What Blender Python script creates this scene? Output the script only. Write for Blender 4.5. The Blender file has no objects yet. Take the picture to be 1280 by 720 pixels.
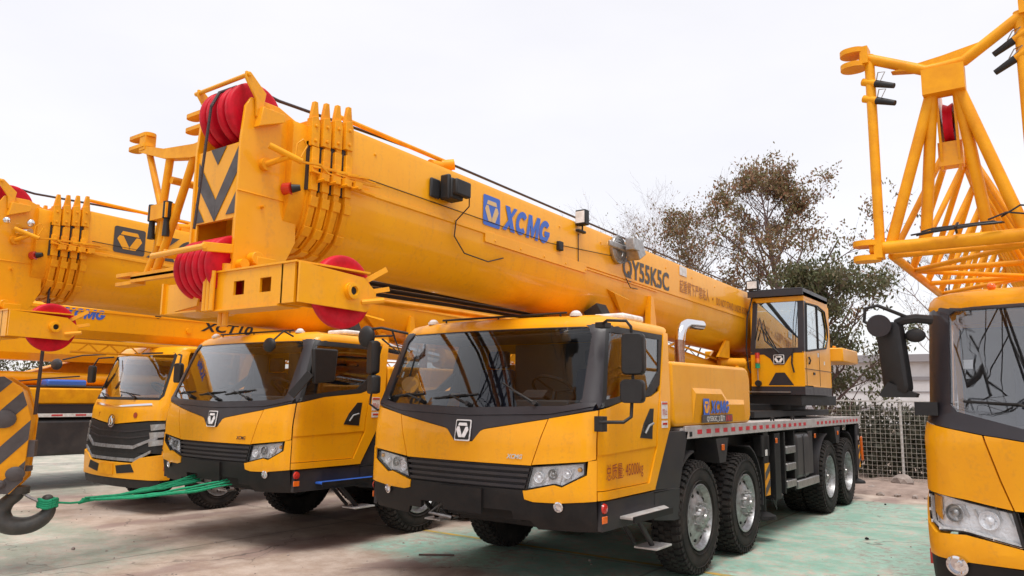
import bpy, bmesh, math, random
from mathutils import Vector, Matrix, Euler, noise
R_ = math.radians
scene = bpy.context.scene
COL = scene.collection

# ------------------------------------------------------------------ camera
cam_d = bpy.data.cameras.new('camera'); cam = bpy.data.objects.new('camera', cam_d); COL.objects.link(cam)
F = Vector((-0.57833685, 0.80309426, 0.14340885)); RT = Vector((0.81248985, 0.58283724, 0.01268807)); UP = Vector((0.0733943, -0.12385622, 0.98958219))
mw = Matrix.Identity(4)
for i in range(3):
    mw[i][0] = RT[i]; mw[i][1] = UP[i]; mw[i][2] = -F[i]
mw[0][3], mw[1][3], mw[2][3] = 4.630, -5.898, 1.8485
cam.matrix_world = mw
cam_d.sensor_width = 36; cam_d.lens = 945.7 / 1280 * 36
cam_d.clip_start = .05; cam_d.clip_end = 2000
scene.camera = cam

# ------------------------------------------------------------------ sky and light (overcast)
SUN_EL, SUN_AZ = R_(70), R_(150)      # azimuth clockwise from +Y: light from the front left of the machines
w = bpy.data.worlds.new('World'); scene.world = w; w.use_nodes = True
nt = w.node_tree; nt.nodes.clear()
out = nt.nodes.new('ShaderNodeOutputWorld')
sky = nt.nodes.new('ShaderNodeTexSky'); sky.sky_type = 'NISHITA'; sky.sun_disc = False
sky.sun_elevation = SUN_EL; sky.sun_rotation = SUN_AZ
bg = nt.nodes.new('ShaderNodeBackground'); bg.inputs[1].default_value = .02
nt.links.new(sky.outputs[0], bg.inputs[0])
tc = nt.nodes.new('ShaderNodeTexCoord'); mp = nt.nodes.new('ShaderNodeMapping'); mp.inputs['Scale'].default_value = (1, 1, 3)
nz = nt.nodes.new('ShaderNodeTexNoise'); nz.inputs['Scale'].default_value = 2.2; nz.inputs['Detail'].default_value = 5
cr = nt.nodes.new('ShaderNodeValToRGB')
cr.color_ramp.elements[0].position = .3; cr.color_ramp.elements[0].color = (.86, .84, .862, 1)
cr.color_ramp.elements[1].position = .62; cr.color_ramp.elements[1].color = (.93, .905, .915, 1)
bg2 = nt.nodes.new('ShaderNodeBackground'); bg2.inputs[1].default_value = .675
add = nt.nodes.new('ShaderNodeAddShader')
nt.links.new(tc.outputs['Generated'], mp.inputs[0]); nt.links.new(mp.outputs[0], nz.inputs[0]); nt.links.new(nz.outputs[0], cr.inputs[0])
nt.links.new(cr.outputs[0], bg2.inputs[0]); nt.links.new(bg.outputs[0], add.inputs[0]); nt.links.new(bg2.outputs[0], add.inputs[1])
nt.links.new(add.outputs[0], out.inputs[0])
sd = bpy.data.lights.new('sun', 'SUN'); sd.energy = 1.9; sd.angle = R_(28); sd.color = (1, .96, .9)
so = bpy.data.objects.new('sun', sd); COL.objects.link(so)
sdir = Vector((math.sin(SUN_AZ) * math.cos(SUN_EL), math.cos(SUN_AZ) * math.cos(SUN_EL), math.sin(SUN_EL)))
so.rotation_euler = sdir.to_track_quat('Z', 'Y').to_euler(); so.location = sdir * 50
vs = scene.view_settings
vs.view_transform = 'Standard'; vs.look = 'None'; vs.gamma = 1; vs.use_curve_mapping = False; vs.exposure = .58

# ------------------------------------------------------------------ materials
def mat(name, col, rough=.5, metal=0, coat=0, var=0, vscale=3, bump=0, bscale=60, dirt=None, spec=.5, streak=None):
    m = bpy.data.materials.new(name); m.use_nodes = True; n = m.node_tree; b = n.nodes['Principled BSDF']
    b.inputs['Base Color'].default_value = (*col, 1); b.inputs['Roughness'].default_value = rough
    b.inputs['Metallic'].default_value = metal; b.inputs['Coat Weight'].default_value = coat
    b.inputs['Coat Roughness'].default_value = .08; b.inputs['Specular IOR Level'].default_value = spec
    t = n.nodes.new('ShaderNodeTexCoord')
    if var or dirt:
        z = n.nodes.new('ShaderNodeTexNoise'); z.inputs['Scale'].default_value = vscale; z.inputs['Detail'].default_value = 8; z.inputs['Roughness'].default_value = .65
        n.links.new(t.outputs['Object'], z.inputs[0])
        r = n.nodes.new('ShaderNodeValToRGB'); d = dirt or tuple(c * (1 - var) for c in col)
        r.color_ramp.elements[0].position = .32; r.color_ramp.elements[0].color = (*d, 1)
        r.color_ramp.elements[1].position = .60; r.color_ramp.elements[1].color = (*col, 1)
        n.links.new(z.outputs[0], r.inputs[0]); n.links.new(r.outputs[0], b.inputs['Base Color'])
        if streak:      # rain marks and settled dust
            q = n.nodes.new('ShaderNodeMapping'); q.inputs['Scale'].default_value = (9, 9, .7); n.links.new(t.outputs['Object'], q.inputs[0])
            z3 = n.nodes.new('ShaderNodeTexNoise'); z3.inputs['Scale'].default_value = 1.6; z3.inputs['Detail'].default_value = 7; n.links.new(q.outputs[0], z3.inputs[0])
            z4 = n.nodes.new('ShaderNodeTexNoise'); z4.inputs['Scale'].default_value = 38; z4.inputs['Detail'].default_value = 5; n.links.new(t.outputs['Object'], z4.inputs[0])
            ml = n.nodes.new('ShaderNodeMath'); ml.operation = 'MULTIPLY'; n.links.new(z3.outputs[0], ml.inputs[0]); n.links.new(z4.outputs[0], ml.inputs[1])
            mr = n.nodes.new('ShaderNodeMapRange'); mr.inputs[1].default_value = .27; mr.inputs[2].default_value = .42; mr.inputs[4].default_value = .35; n.links.new(ml.outputs[0], mr.inputs[0])
            mm = n.nodes.new('ShaderNodeMix'); mm.data_type = 'RGBA'; n.links.new(mr.outputs[0], mm.inputs[0]); n.links.new(r.outputs[0], mm.inputs[6]); mm.inputs[7].default_value = (*streak, 1); n.links.new(mm.outputs[2], b.inputs['Base Color'])
        r2 = n.nodes.new('ShaderNodeMapRange'); r2.inputs['To Min'].default_value = min(1, rough + .18); r2.inputs['To Max'].default_value = max(0, rough - .08)
        n.links.new(z.outputs[0], r2.inputs[0]); n.links.new(r2.outputs[0], b.inputs['Roughness'])
    if bump:
        z2 = n.nodes.new('ShaderNodeTexNoise'); z2.inputs['Scale'].default_value = bscale; z2.inputs['Detail'].default_value = 4
        n.links.new(t.outputs['Object'], z2.inputs[0])
        bp = n.nodes.new('ShaderNodeBump'); bp.inputs['Strength'].default_value = bump; bp.inputs['Distance'].default_value = .01
        n.links.new(z2.outputs[0], bp.inputs['Height']); n.links.new(bp.outputs[0], b.inputs['Normal'])
    return m
YEL = (.88, .388, .004)
M = {
 'yellow': mat('yellow_paint', YEL, .36, coat=.32, spec=.25, dirt=(.84, .350, .006), vscale=2.3, bump=.10, bscale=3, streak=(.62, .27, .035)),
 'yellow2': mat('amber_paint', (.87, .375, .005), .46, coat=.05, spec=.25, dirt=(.70, .26, .006), vscale=5, bump=.06, bscale=30),
 'cream': mat('bare_primer', (.72, .50, .24), .6, var=.2),
 'black': mat('black_plastic', (.012, .012, .013), .5, var=.3, vscale=8, bump=.08, bscale=160),
 'dark': mat('dark_grey_paint', (.026, .024, .029), .45, spec=.35, dirt=(.042, .037, .035), vscale=4, bump=.04, bscale=60),
 'chassis': mat('chassis_black', (.009, .009, .010), .5, spec=.3, dirt=(.020, .017, .016), vscale=6),
 'pillar': mat('pillar_grey', (.030, .026, .031), .38, spec=.4, coat=.1, var=.12, vscale=9),
 'rubber': mat('tyre_rubber', (.018, .017, .017), .8, spec=.3, dirt=(.045, .037, .033), vscale=5, bump=.15, bscale=90),
 'rim': mat('silver_rim', (.42, .43, .45), .38, metal=.55, dirt=(.22, .20, .19), vscale=14),
 'chrome': mat('chrome', (.75, .75, .77), .12, metal=1),
 'steel': mat('brushed_steel', (.45, .44, .43), .35, metal=.8, var=.3, vscale=20),
 'copper': mat('heated_steel', (.42, .27, .20), .22, metal=.95, var=.4, vscale=9),
 'tread': mat('aluminium_tread_plate', (.62, .61, .60), .5, metal=.3, dirt=(.40, .36, .33), vscale=9, bump=.5, bscale=120),
 'red': mat('red_nylon', (.62, .004, .022), .45, spec=.25, dirt=(.42, .004, .014), vscale=11),
 'redlamp': mat('red_lens', (.55, .03, .02), .2, coat=.6),
 'orange': mat('orange_lens', (.85, .16, .01), .2, coat=.7),
 'amber': mat('amber_lens', (.80, .36, .04), .15, coat=.7),
 'white': mat('white_paint', (.80, .79, .78), .5, dirt=(.55, .52, .49), vscale=12),
 'redstripe': mat('red_reflector', (.60, .03, .045), .35),
 'blue': mat('blue_decal', (.035, .13, .55), .4),
 'inkgrey': mat('grey_decal', (.060, .052, .050), .45),
 'inkred': mat('red_brown_lettering', (.33, .045, .012), .5),
 'inkbrown': mat('brown_lettering', (.38, .13, .02), .5),
 'rope': mat('wire_rope', (.045, .030, .032), .6, bump=.6, bscale=150),
 'cable': mat('black_cable', (.02, .017, .018), .5),
 'interior': mat('cab_trim', (.085, .082, .084), .7),
 'reflector': mat('lamp_reflector', (.92, .92, .93), .25, metal=.15, bump=1, bscale=45),
 'rail': mat('aluminium_edge', (.52, .49, .48), .45, metal=.2, dirt=(.40, .35, .34), vscale=5),
 'seat': mat('seat_fabric', (.03, .035, .07), .9),
 'hook': mat('forged_hook', (.040, .042, .040), .42, dirt=(.08, .075, .065), vscale=9),
 'strap': mat('green_sling', (.012, .36, .17), .75, dirt=(.01, .24, .12), vscale=25, bump=.5, bscale=70),
 'post': mat('galvanised_post', (.62, .60, .58), .5, var=.3, vscale=8),
 'bark': mat('bark', (.16, .10, .085), .9, dirt=(.08, .05, .045), vscale=6, bump=.6, bscale=20),
 'twig': mat('bare_twig', (.24, .17, .15), .9),
 'stone': mat('rubble_stone', (.36, .30, .27), .9, dirt=(.20, .16, .14), vscale=4, bump=.6, bscale=12),
 'wall': mat('pale_wall', (.72, .70, .70), .7, dirt=(.58, .55, .54), vscale=.6),
 'roofing': mat('grey_roofing', (.30, .28, .29), .6),
 'hivis_dark': mat('hazard_dark', (.085, .075, .075), .5, dirt=(.06, .05, .05), vscale=9),
 'tank': mat('dark_tank_plastic', (.038, .036, .039), .42, coat=.1, dirt=(.065, .058, .056), vscale=3),
}
def leafmat(name, cols):
    m = bpy.data.materials.new(name); m.use_nodes = True; n = m.node_tree; b = n.nodes['Principled BSDF']
    g = n.nodes.new('ShaderNodeNewGeometry'); r = n.nodes.new('ShaderNodeValToRGB')
    e = r.color_ramp.elements
    while len(e) < len(cols): e.new(.5)
    for i, c in enumerate(cols):
        e[i].position = i / (len(cols) - 1); e[i].color = (*c, 1)
    n.links.new(g.outputs['Random Per Island'], r.inputs[0]); n.links.new(r.outputs[0], b.inputs['Base Color'])
    b.inputs['Roughness'].default_value = .6
    tr = n.nodes.new('ShaderNodeBsdfTranslucent'); n.links.new(r.outputs[0], tr.inputs[0])
    mx = n.nodes.new('ShaderNodeMixShader'); mx.inputs[0].default_value = .3
    n.links.new(b.outputs[0], mx.inputs[1]); n.links.new(tr.outputs[0], mx.inputs[2]); n.links.new(mx.outputs[0], n.nodes['Material Output'].inputs[0])
    return m
M['leaf_brown'] = leafmat('brown_green_leaves', [(.27, .12, .07), (.20, .14, .06), (.15, .15, .055), (.33, .15, .085), (.19, .17, .075)])
M['leaf_dark'] = leafmat('dark_green_leaves', [(.09, .105, .045), (.13, .14, .055), (.17, .13, .07), (.08, .09, .045)])
M['leaf_hedge'] = leafmat('hedge_leaves', [(.045, .05, .03), (.075, .065, .04), (.03, .035, .02), (.10, .085, .05)])
M['grass_dry'] = leafmat('dry_grass', [(.16, .12, .07), (.09, .09, .04), (.20, .15, .09)])

def glassmat(name, tint, refl=1.0, rough=.0, f0=.10, pw_=4.0):
    m = bpy.data.materials.new(name); m.use_nodes = True; n = m.node_tree; n.nodes.remove(n.nodes['Principled BSDF'])
    t = n.nodes.new('ShaderNodeBsdfTransparent'); t.inputs[0].default_value = (*tint, 1)
    g = n.nodes.new('ShaderNodeBsdfGlossy'); g.inputs['Roughness'].default_value = rough; g.inputs[0].default_value = (refl, refl, refl, 1)
    lw = n.nodes.new('ShaderNodeLayerWeight'); lw.inputs[0].default_value = .5
    pw = n.nodes.new('ShaderNodeMath'); pw.operation = 'POWER'; pw.inputs[1].default_value = pw_; n.links.new(lw.outputs['Facing'], pw.inputs[0])
    f = n.nodes.new('ShaderNodeMapRange'); f.inputs['To Min'].default_value = f0; f.inputs['To Max'].default_value = .9; n.links.new(pw.outputs[0], f.inputs[0])
    mx = n.nodes.new('ShaderNodeMixShader'); o = n.nodes['Material Output']
    n.links.new(f.outputs[0], mx.inputs[0]); n.links.new(t.outputs[0], mx.inputs[1]); n.links.new(g.outputs[0], mx.inputs[2]); n.links.new(mx.outputs[0], o.inputs[0])
    return m
M['glass'] = glassmat('windscreen_glass', (.78, .80, .81), f0=.014, pw_=2.5)
M['glass_near'] = glassmat('near_windscreen_glass', (.78, .80, .82), f0=.12)
M['sideglass'] = glassmat('side_glass', (.62, .62, .62))
M['blueglass'] = glassmat('blue_tinted_glass', (.55, .76, .84), f0=.42)
M['lens'] = glassmat('lamp_lens', (.95, .96, .97), f0=.03)
M['mirror'] = mat('mirror_glass', (.7, .72, .73), .03, metal=1)

# ------------------------------------------------------------------ mesh builder
def frame(d):
    d = Vector(d).normalized(); a = Vector((0, 0, 1)) if abs(d.z) < .9 else Vector((1, 0, 0))
    u = a.cross(d).normalized(); return u, d.cross(u).normalized(), d
class MB:
    def __init__(s, tf=None): s.v = []; s.f = []; s.m = []; s.tf = tf; s.mi = 0
    def add(s, vs_, fs):
        k = len(s.v)
        for p in vs_:
            p = Vector(p); s.v.append(s.tf(p) if s.tf else p)
        for f in fs: s.f.append([k + i for i in f]); s.m.append(s.mi)
        return s
    def box(s, x0, x1, y0, y1, z0, z1):
        return s.add([(x, y, z) for x in (x0, x1) for y in (y0, y1) for z in (z0, z1)],
                     [(0, 1, 3, 2), (4, 6, 7, 5), (0, 4, 5, 1), (2, 3, 7, 6), (0, 2, 6, 4), (1, 5, 7, 3)])
    def obox(s, c, sx, sy, sz, rot=None):
        c = Vector(c); rot = rot or Matrix.Identity(3)
        vs_ = [c + rot @ Vector((x * sx / 2, y * sy / 2, z * sz / 2)) for x in (-1, 1) for y in (-1, 1) for z in (-1, 1)]
        return s.add(vs_, [(0, 1, 3, 2), (4, 6, 7, 5), (0, 4, 5, 1), (2, 3, 7, 6), (0, 2, 6, 4), (1, 5, 7, 3)])
    def beam(s, p0, p1, w_, h, up=(0, 0, 1)):
        p0 = Vector(p0); p1 = Vector(p1); d = (p1 - p0).normalized(); u = Vector(up).cross(d)
        if u.length < 1e-3: u = Vector((1, 0, 0)).cross(d)
        u.normalize(); v = d.cross(u)
        vs_ = [p + u * a * w_ / 2 + v * b * h / 2 for p in (p0, p1) for a, b in ((-1, -1), (1, -1), (1, 1), (-1, 1))]
        return s.add(vs_, [(3, 2, 1, 0), (4, 5, 6, 7), (0, 1, 5, 4), (1, 2, 6, 5), (2, 3, 7, 6), (3, 0, 4, 7)])
    def cyl(s, p0, p1, r0, r1=None, n=16, caps=True):
        r1 = r0 if r1 is None else r1
        p0 = Vector(p0); p1 = Vector(p1); u, v, d = frame(p1 - p0)
        vs_ = [p + (u * math.cos(2 * math.pi * i / n) + v * math.sin(2 * math.pi * i / n)) * r for p, r in ((p0, r0), (p1, r1)) for i in range(n)]
        fs = [(i, (i + 1) % n, n + (i + 1) % n, n + i) for i in range(n)]
        if caps: fs += [tuple(range(n - 1, -1, -1)), tuple(range(n, 2 * n))]
        return s.add(vs_, fs)
    def tube(s, pts, r, n=8, caps=True):
        pts = [Vector(p) for p in pts]; k = len(pts); rs = r if isinstance(r, (list, tuple)) else [r] * k
        t0 = (pts[1] - pts[0]).normalized(); u, v, _ = frame(t0); vs_ = []
        for i, p in enumerate(pts):
            t = (pts[min(i + 1, k - 1)] - pts[max(i - 1, 0)]).normalized()
            q = t0.rotation_difference(t); u = q @ u; v = q @ v; t0 = t
            vs_ += [p + (u * math.cos(2 * math.pi * j / n) + v * math.sin(2 * math.pi * j / n)) * rs[i] for j in range(n)]
        fs = [(i * n + j, i * n + (j + 1) % n, (i + 1) * n + (j + 1) % n, (i + 1) * n + j) for i in range(k - 1) for j in range(n)]
        if caps: fs += [tuple(range(n - 1, -1, -1)), tuple(range((k - 1) * n, k * n))]
        return s.add(vs_, fs)
    def lathe(s, prof, o, d, n=32):
        o = Vector(o); u, v, d = frame(d); k = len(prof); vs_ = []
        for r, h in prof:
            vs_ += [o + d * h + (u * math.cos(2 * math.pi * j / n) + v * math.sin(2 * math.pi * j / n)) * max(r, 1e-4) for j in range(n)]
        return s.add(vs_, [(i * n + j, i * n + (j + 1) % n, (i + 1) * n + (j + 1) % n, (i + 1) * n + j) for i in range(k - 1) for j in range(n)])
    def prism(s, poly, ax, a, b):
        def P(p, t): return {'x': (t, p[0], p[1]), 'y': (p[0], t, p[1]), 'z': (p[0], p[1], t)}[ax]
        n = len(poly)
        return s.add([P(p, a) for p in poly] + [P(p, b) for p in poly],
                     [tuple(range(n - 1, -1, -1)), tuple(range(n, 2 * n))] + [(i, (i + 1) % n, n + (i + 1) % n, n + i) for i in range(n)])
    def plate(s, pts, th):
        pts = [Vector(p) for p in pts]; th = Vector(th); n = len(pts)
        return s.add(pts + [p + th for p in pts], [tuple(range(n - 1, -1, -1)), tuple(range(n, 2 * n))] + [(i, (i + 1) % n, n + (i + 1) % n, n + i) for i in range(n)])
    def sph(s, c, r, sc=(1, 1, 1), n=16, m=10, half=False):
        c = Vector(c); vs_ = []; m0 = m
        for i in range(m + 1):
            th = math.pi * i / m * (.5 if half else 1)
            for j in range(n):
                ph = 2 * math.pi * j / n
                vs_.append(c + Vector((math.sin(th) * math.cos(ph) * sc[0], math.sin(th) * math.sin(ph) * sc[1], math.cos(th) * sc[2])) * r)
        return s.add(vs_, [(i * n + j, i * n + (j + 1) % n, (i + 1) * n + (j + 1) % n, (i + 1) * n + j) for i in range(m) for j in range(n)])
    def loft(s, rings, closed=True, caps=True):
        n = len(rings[0]); k = len(rings); vs_ = [p for r in rings for p in r]
        fs = [(i * n + j, i * n + (j + 1) % n, (i + 1) * n + (j + 1) % n, (i + 1) * n + j) for i in range(k - 1) for j in range(n if closed else n - 1)]
        if caps: fs += [tuple(range(n - 1, -1, -1)), tuple(range((k - 1) * n, k * n))]
        return s.add(vs_, fs)
    def build(s, name, m, parent=None, bevel=0, angle=38, label=None, seg=2):
        me = bpy.data.meshes.new(name); me.from_pydata([tuple(p) for p in s.v], [], s.f)
        ms = m if isinstance(m, (list, tuple)) else [m]
        for x in ms: me.materials.append(M[x] if isinstance(x, str) else x)
        me.polygons.foreach_set('material_index', s.m); me.update()
        bm = bmesh.new(); bm.from_mesh(me); bmesh.ops.remove_doubles(bm, verts=bm.verts, dist=2e-5); bmesh.ops.recalc_face_normals(bm, faces=bm.faces); bm.to_mesh(me); bm.free()
        me.shade_smooth(); me.set_sharp_from_angle(angle=R_(angle))
        o = bpy.data.objects.new(name, me); COL.objects.link(o)
        if parent: o.parent = parent
        if bevel:
            b = o.modifiers.new('bevel', 'BEVEL'); b.width = bevel; b.segments = seg; b.limit_method = 'ANGLE'; b.angle_limit = R_(40); b.harden_normals = False
        if label: o['label'] = label
        return o
def empty(name, loc=(0, 0, 0), rz=0, parent=None):
    o = bpy.data.objects.new(name, None); COL.objects.link(o); o.location = loc; o.rotation_euler = (0, 0, rz); o.empty_display_size = .3
    if parent: o.parent = parent
    return o
def tag(o, label=None, cat=None, group=None, kind=None):
    if label: o['label'] = label
    if cat: o['category'] = cat
    if group: o['group'] = group
    if kind: o['kind'] = kind
    return o
def copy_tree(o, parent=None, depth=0):
    c = o.copy(); COL.objects.link(c)
    if parent: c.parent = parent
    for ch in list(o.children): copy_tree(ch, c)
    return c

# lettering as real, thin geometry: returned as (verts, faces) in a plane x right, y up
TXT = {}
def text_geo(body, size=1, bold=0, shear=0, sx=1, ext=.002, align='LEFT', space=1):
    key = (body, bold, shear, ext, align, space)
    if key not in TXT:
        c = bpy.data.curves.new('lettering', 'FONT'); c.body = body; c.extrude = 0; c.offset = bold; c.shear = shear; c.align_x = align; c.space_character = space
        c.resolution_u = 3
        o = bpy.data.objects.new('lettering', c); COL.objects.link(o); bpy.context.view_layer.update()
        me = bpy.data.meshes.new_from_object(o.evaluated_get(bpy.context.evaluated_depsgraph_get()))
        TXT[key] = ([tuple(v.co) for v in me.vertices], [tuple(p.vertices) for p in me.polygons])
        bpy.data.objects.remove(o); bpy.data.curves.remove(c); bpy.data.meshes.remove(me)
    vs_, fs = TXT[key]
    return [(v[0] * size * sx, v[1] * size) for v in vs_], fs
def put_text(mb, body, org, right, up, size=1, off=.003, width=None, **k):
    vs_, fs = text_geo(body, size, **k); org = Vector(org); right = Vector(right).normalized(); up = Vector(up).normalized(); nrm = right.cross(up)
    if width:
        x0 = min(v[0] for v in vs_); x1 = max(v[0] for v in vs_); vs_ = [((v[0] - x0) * width / (x1 - x0), v[1]) for v in vs_]
    mb.add([org + right * a + up * b + nrm * off for a, b in vs_], fs)
def bold_logo(mb, org, right, up, h, w_, off=.002, shear=.22):
    """the four heavy slanted capitals of the maker, drawn as flat shapes"""
    org = Vector(org); right = Vector(right).normalized(); up = Vector(up).normalized(); n = right.cross(up)
    def arc(rx, ry, a0, a1, k=18): return [(.5 + rx * math.cos(R_(a0 + (a1 - a0) * i / k)), .5 + ry * math.sin(R_(a0 + (a1 - a0) * i / k))) for i in range(k + 1)]
    def ringp(a0, a1): return arc(.52, .50, a0, a1) + arc(.24, .24, a1, a0)
    L = [([[(-.05, 1), (.30, 1), (1.0, 0), (.64, 0)], [(.66, 1), (.93, 1), (.56, .53), (.43, .64)], [(.26, 0), (-.05, 0), (.38, .50), (.53, .36)]], 0, 1.02), ([ringp(38, 322)], 1.0, .92),
         ([[(0, 0), (.24, 0), (.24, .58), (.42, .06), (.58, .06), (.76, .58), (.76, 0), (1, 0), (1, 1), (.72, 1), (.5, .44), (.28, 1), (0, 1)]], 1.98, 1.06), ([ringp(42, 350), [(.50, .34), (1.02, .34), (1.02, .54), (.50, .54)]], 3.10, .92)]
    tot = 4.05
    for polys, x0, ww in L:
        for q, poly in enumerate(polys):
            pts = [org + right * ((x0 + x * ww) / tot * w_ + shear * (y - .5) * h) + up * y * h + n * (off + .0012 * q) for x, y in poly]; mb.plate(pts, n * .0008)
def rrect(x0, x1, y0, y1, r, n=4):
    p = []
    for cx, cy, a in ((x1 - r, y0 + r, -90), (x1 - r, y1 - r, 0), (x0 + r, y1 - r, 90), (x0 + r, y0 + r, 180)):
        for i in range(n + 1): t = R_(a + 90 * i / n); p.append((cx + r * math.cos(t), cy + r * math.sin(t)))
    return p
def emblem(mats, name, org, right, up, size, parent, th=.004, lab=None, h=None):
    """rounded square, hexagon ring and inverted triangle"""
    org = Vector(org); right = Vector(right).normalized(); up = Vector(up).normalized(); n = right.cross(up); h = h or size
    def pl(mb, poly, a): mb.plate([org + right * x * size + up * y * h + n * a for x, y in poly], n * th)
    mb = MB(); mb.mi = 0; pl(mb, rrect(-.5, .5, -.5, .5, .08), 0)
    if len(mats) > 2: mb.mi = 2; pl(mb, rrect(-.44, .44, -.44, .44, .06), th * .6)
    mb.mi = 1
    for poly in ([(-.24, .34), (.24, .34), (.30, .20), (-.30, .20)], [(-.33, .16), (-.21, .16), (-.01, -.24), (-.01, -.34), (-.20, -.34), (-.40, .02)], [(.33, .16), (.21, .16), (.01, -.24), (.01, -.34), (.20, -.34), (.40, .02)]):
        pl(mb, poly, th * 1.3)
    return mb.build(name, mats, parent)

# ------------------------------------------------------------------ curved cab skin: (s, z) -> point
def interp(z, T):
    if z <= T[0][0]: return T[0][1]
    for (a, b), (c, d) in zip(T, T[1:]):
        if z <= c: return b + (d - b) * (z - a) / (c - a)
    return T[-1][1]
class Surf:
    def __init__(s, YF, WF, H, R, BOW): s.YF, s.WF, s.H, s.R, s.BOW = YF, WF, H, R, BOW; s.A = H - R
    def P(c, s, z):
        sg = 1 if s >= 0 else -1; a = abs(s); k = interp(z, c.WF) / c.H; y0 = interp(z, c.YF); A, R = c.A, c.R
        if a <= A: x = a; y = c.BOW * (a / A) ** 2
        elif a <= A + R * math.pi / 2:
            t = (a - A) / R; x = A + R * math.sin(t); y = c.BOW + R * (1 - math.cos(t))
        else: x = c.H; y = c.BOW + R + (a - A - R * math.pi / 2)
        return Vector((sg * x * k, y0 + y, z))
    def N(c, s, z):
        e = .01; ds = c.P(s + e, z) - c.P(s - e, z); dz = c.P(s, z + e) - c.P(s, z - e); return ds.cross(dz).normalized()
    def Q(c, s, z, off=0): return c.P(s, z) + c.N(s, z) * off
    def wrap(c, mb, poly, off=.0, th=.02, step=.07, mirror=False, both=False):
        if both:
            c.wrap(mb, poly, off, th, step); c.wrap(mb, poly, off, th, step, True); return
        if mirror: poly = [(-a, b) for a, b in poly][::-1]
        bm = bmesh.new(); f = bm.faces.new([bm.verts.new((a, b, 0)) for a, b in poly]); f.normal_update(); bmesh.ops.triangulate(bm, faces=[f])
        for ax in (0, 1):
            lo = min(p[ax] for p in poly); hi = max(p[ax] for p in poly); t = math.ceil(lo / step) * step
            while t < hi:
                no = (1, 0, 0) if ax == 0 else (0, 1, 0); co = (t, 0, 0) if ax == 0 else (0, t, 0)
                bmesh.ops.bisect_plane(bm, geom=list(bm.verts) + list(bm.edges) + list(bm.faces), plane_co=co, plane_no=no); t += step
        bmesh.ops.remove_doubles(bm, verts=bm.verts, dist=1e-5)
        bm.verts.index_update(); vs_ = [v.co.copy() for v in bm.verts]; n = len(vs_)
        nn = [c.N(v.x, v.y) for v in vs_]; pp = [c.P(v.x, v.y) for v in vs_]
        out_ = [p + q * off for p, q in zip(pp, nn)]; inn = [p + q * (off - th) for p, q in zip(pp, nn)]
        fs = []
        for f in bm.faces:
            ii = [v.index for v in f.verts]
            fs.append(ii); fs.append([n + i for i in ii[::-1]])
        for e in bm.edges:
            if len(e.link_faces) == 1:
                a, b = e.verts[0].index, e.verts[1].index; fs.append((a, b, n + b, n + a))
        bm.free(); mb.add(out_ + inn, fs)
# ------------------------------------------------------------------ wheels
def tyre_mesh(r=.6, wd=.30):
    mb = MB(); k = r / .6
    prof = [(.345, -.02), (.37, -.002), (.40, .006), (.47, .012), (.53, .004), (.562, -.022), (.580, -.05), (.584, -.15), (.580, -.25), (.562, -.278), (.53, -.304), (.47, -.312), (.40, -.306), (.345, -.28), (.335, -.15), (.345, -.02)]
    mb.lathe([(a * k, b * wd / .3) for a, b in prof], (0, 0, 0), (1, 0, 0), 60)
    for rr in (.385, .515):
        mb.lathe([((rr - .004) * k, .006), (rr * k, .017), ((rr + .004) * k, .006)], (0, 0, 0), (1, 0, 0), 60)
    N_ = 46
    for i in range(N_):
        for x, wx, ph in ((-.045, .065, 0), (-.115, .055, .5), (-.185, .055, 0), (-.252, .065, .5)):
            t = 2 * math.pi * (i + ph) / N_
            rot = Matrix.Rotation(t, 3, 'X'); rr = (.586 if abs(x + .15) < .08 else .580) * k
            mb.obox(rot @ Vector((x * wd / .3, 0, rr)), wx * wd / .3, .050 * k, .032, rot)
        t = 2 * math.pi * i / N_
        rot = Matrix.Rotation(t, 3, 'X')
        for x in (-.003, -.297): mb.obox(rot @ Vector((x * wd / .3, 0, .552 * k)), .022, .042 * k, .05, rot)
    return mb
def rim_front(k=1):
    mb = MB(); prof = [(.345, -.26), (.33, -.05), (.345, -.012), (.348, .004), (.335, .006), (.322, -.03), (.30, -.055), (.262, -.05), (.205, -.02), (.165, -.004), (.125, .0), (.115, .012), (.108, .045), (.085, .062), (0, .066)]
    mb.lathe([(a * k, b) for a, b in prof], (0, 0, 0), (1, 0, 0), 48); mb.mi = 1
    for i in range(10):
        t = 2 * math.pi * (i + .5) / 10; c = Vector((0, math.cos(t), math.sin(t)))
        mb.cyl(c * .245 * k + Vector((-.055, 0, 0)), c * .245 * k + Vector((-.034, 0, 0)), .022 * k, n=12)
    return mb
def hub_front(k=1, n=10):
    mb = MB()
    for i in range(n):
        t = 2 * math.pi * i / n; c = Vector((0, math.cos(t), math.sin(t))) * .148 * k
        mb.cyl(c + Vector((-.01, 0, 0)), c + Vector((.022, 0, 0)), .020 * k, n=6); mb.cyl(c + Vector((.02, 0, 0)), c + Vector((.055, 0, 0)), .011 * k, n=8)
    mb.cyl((.06, 0, 0), (.085, 0, 0), .045 * k, .038 * k, 12)
    for i in range(6):
        t = 2 * math.pi * i / 6; c = Vector((0, math.cos(t), math.sin(t))) * .088 * k; mb.cyl(c + Vector((.05, 0, 0)), c + Vector((.07, 0, 0)), .009, n=6)
    return mb
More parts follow.
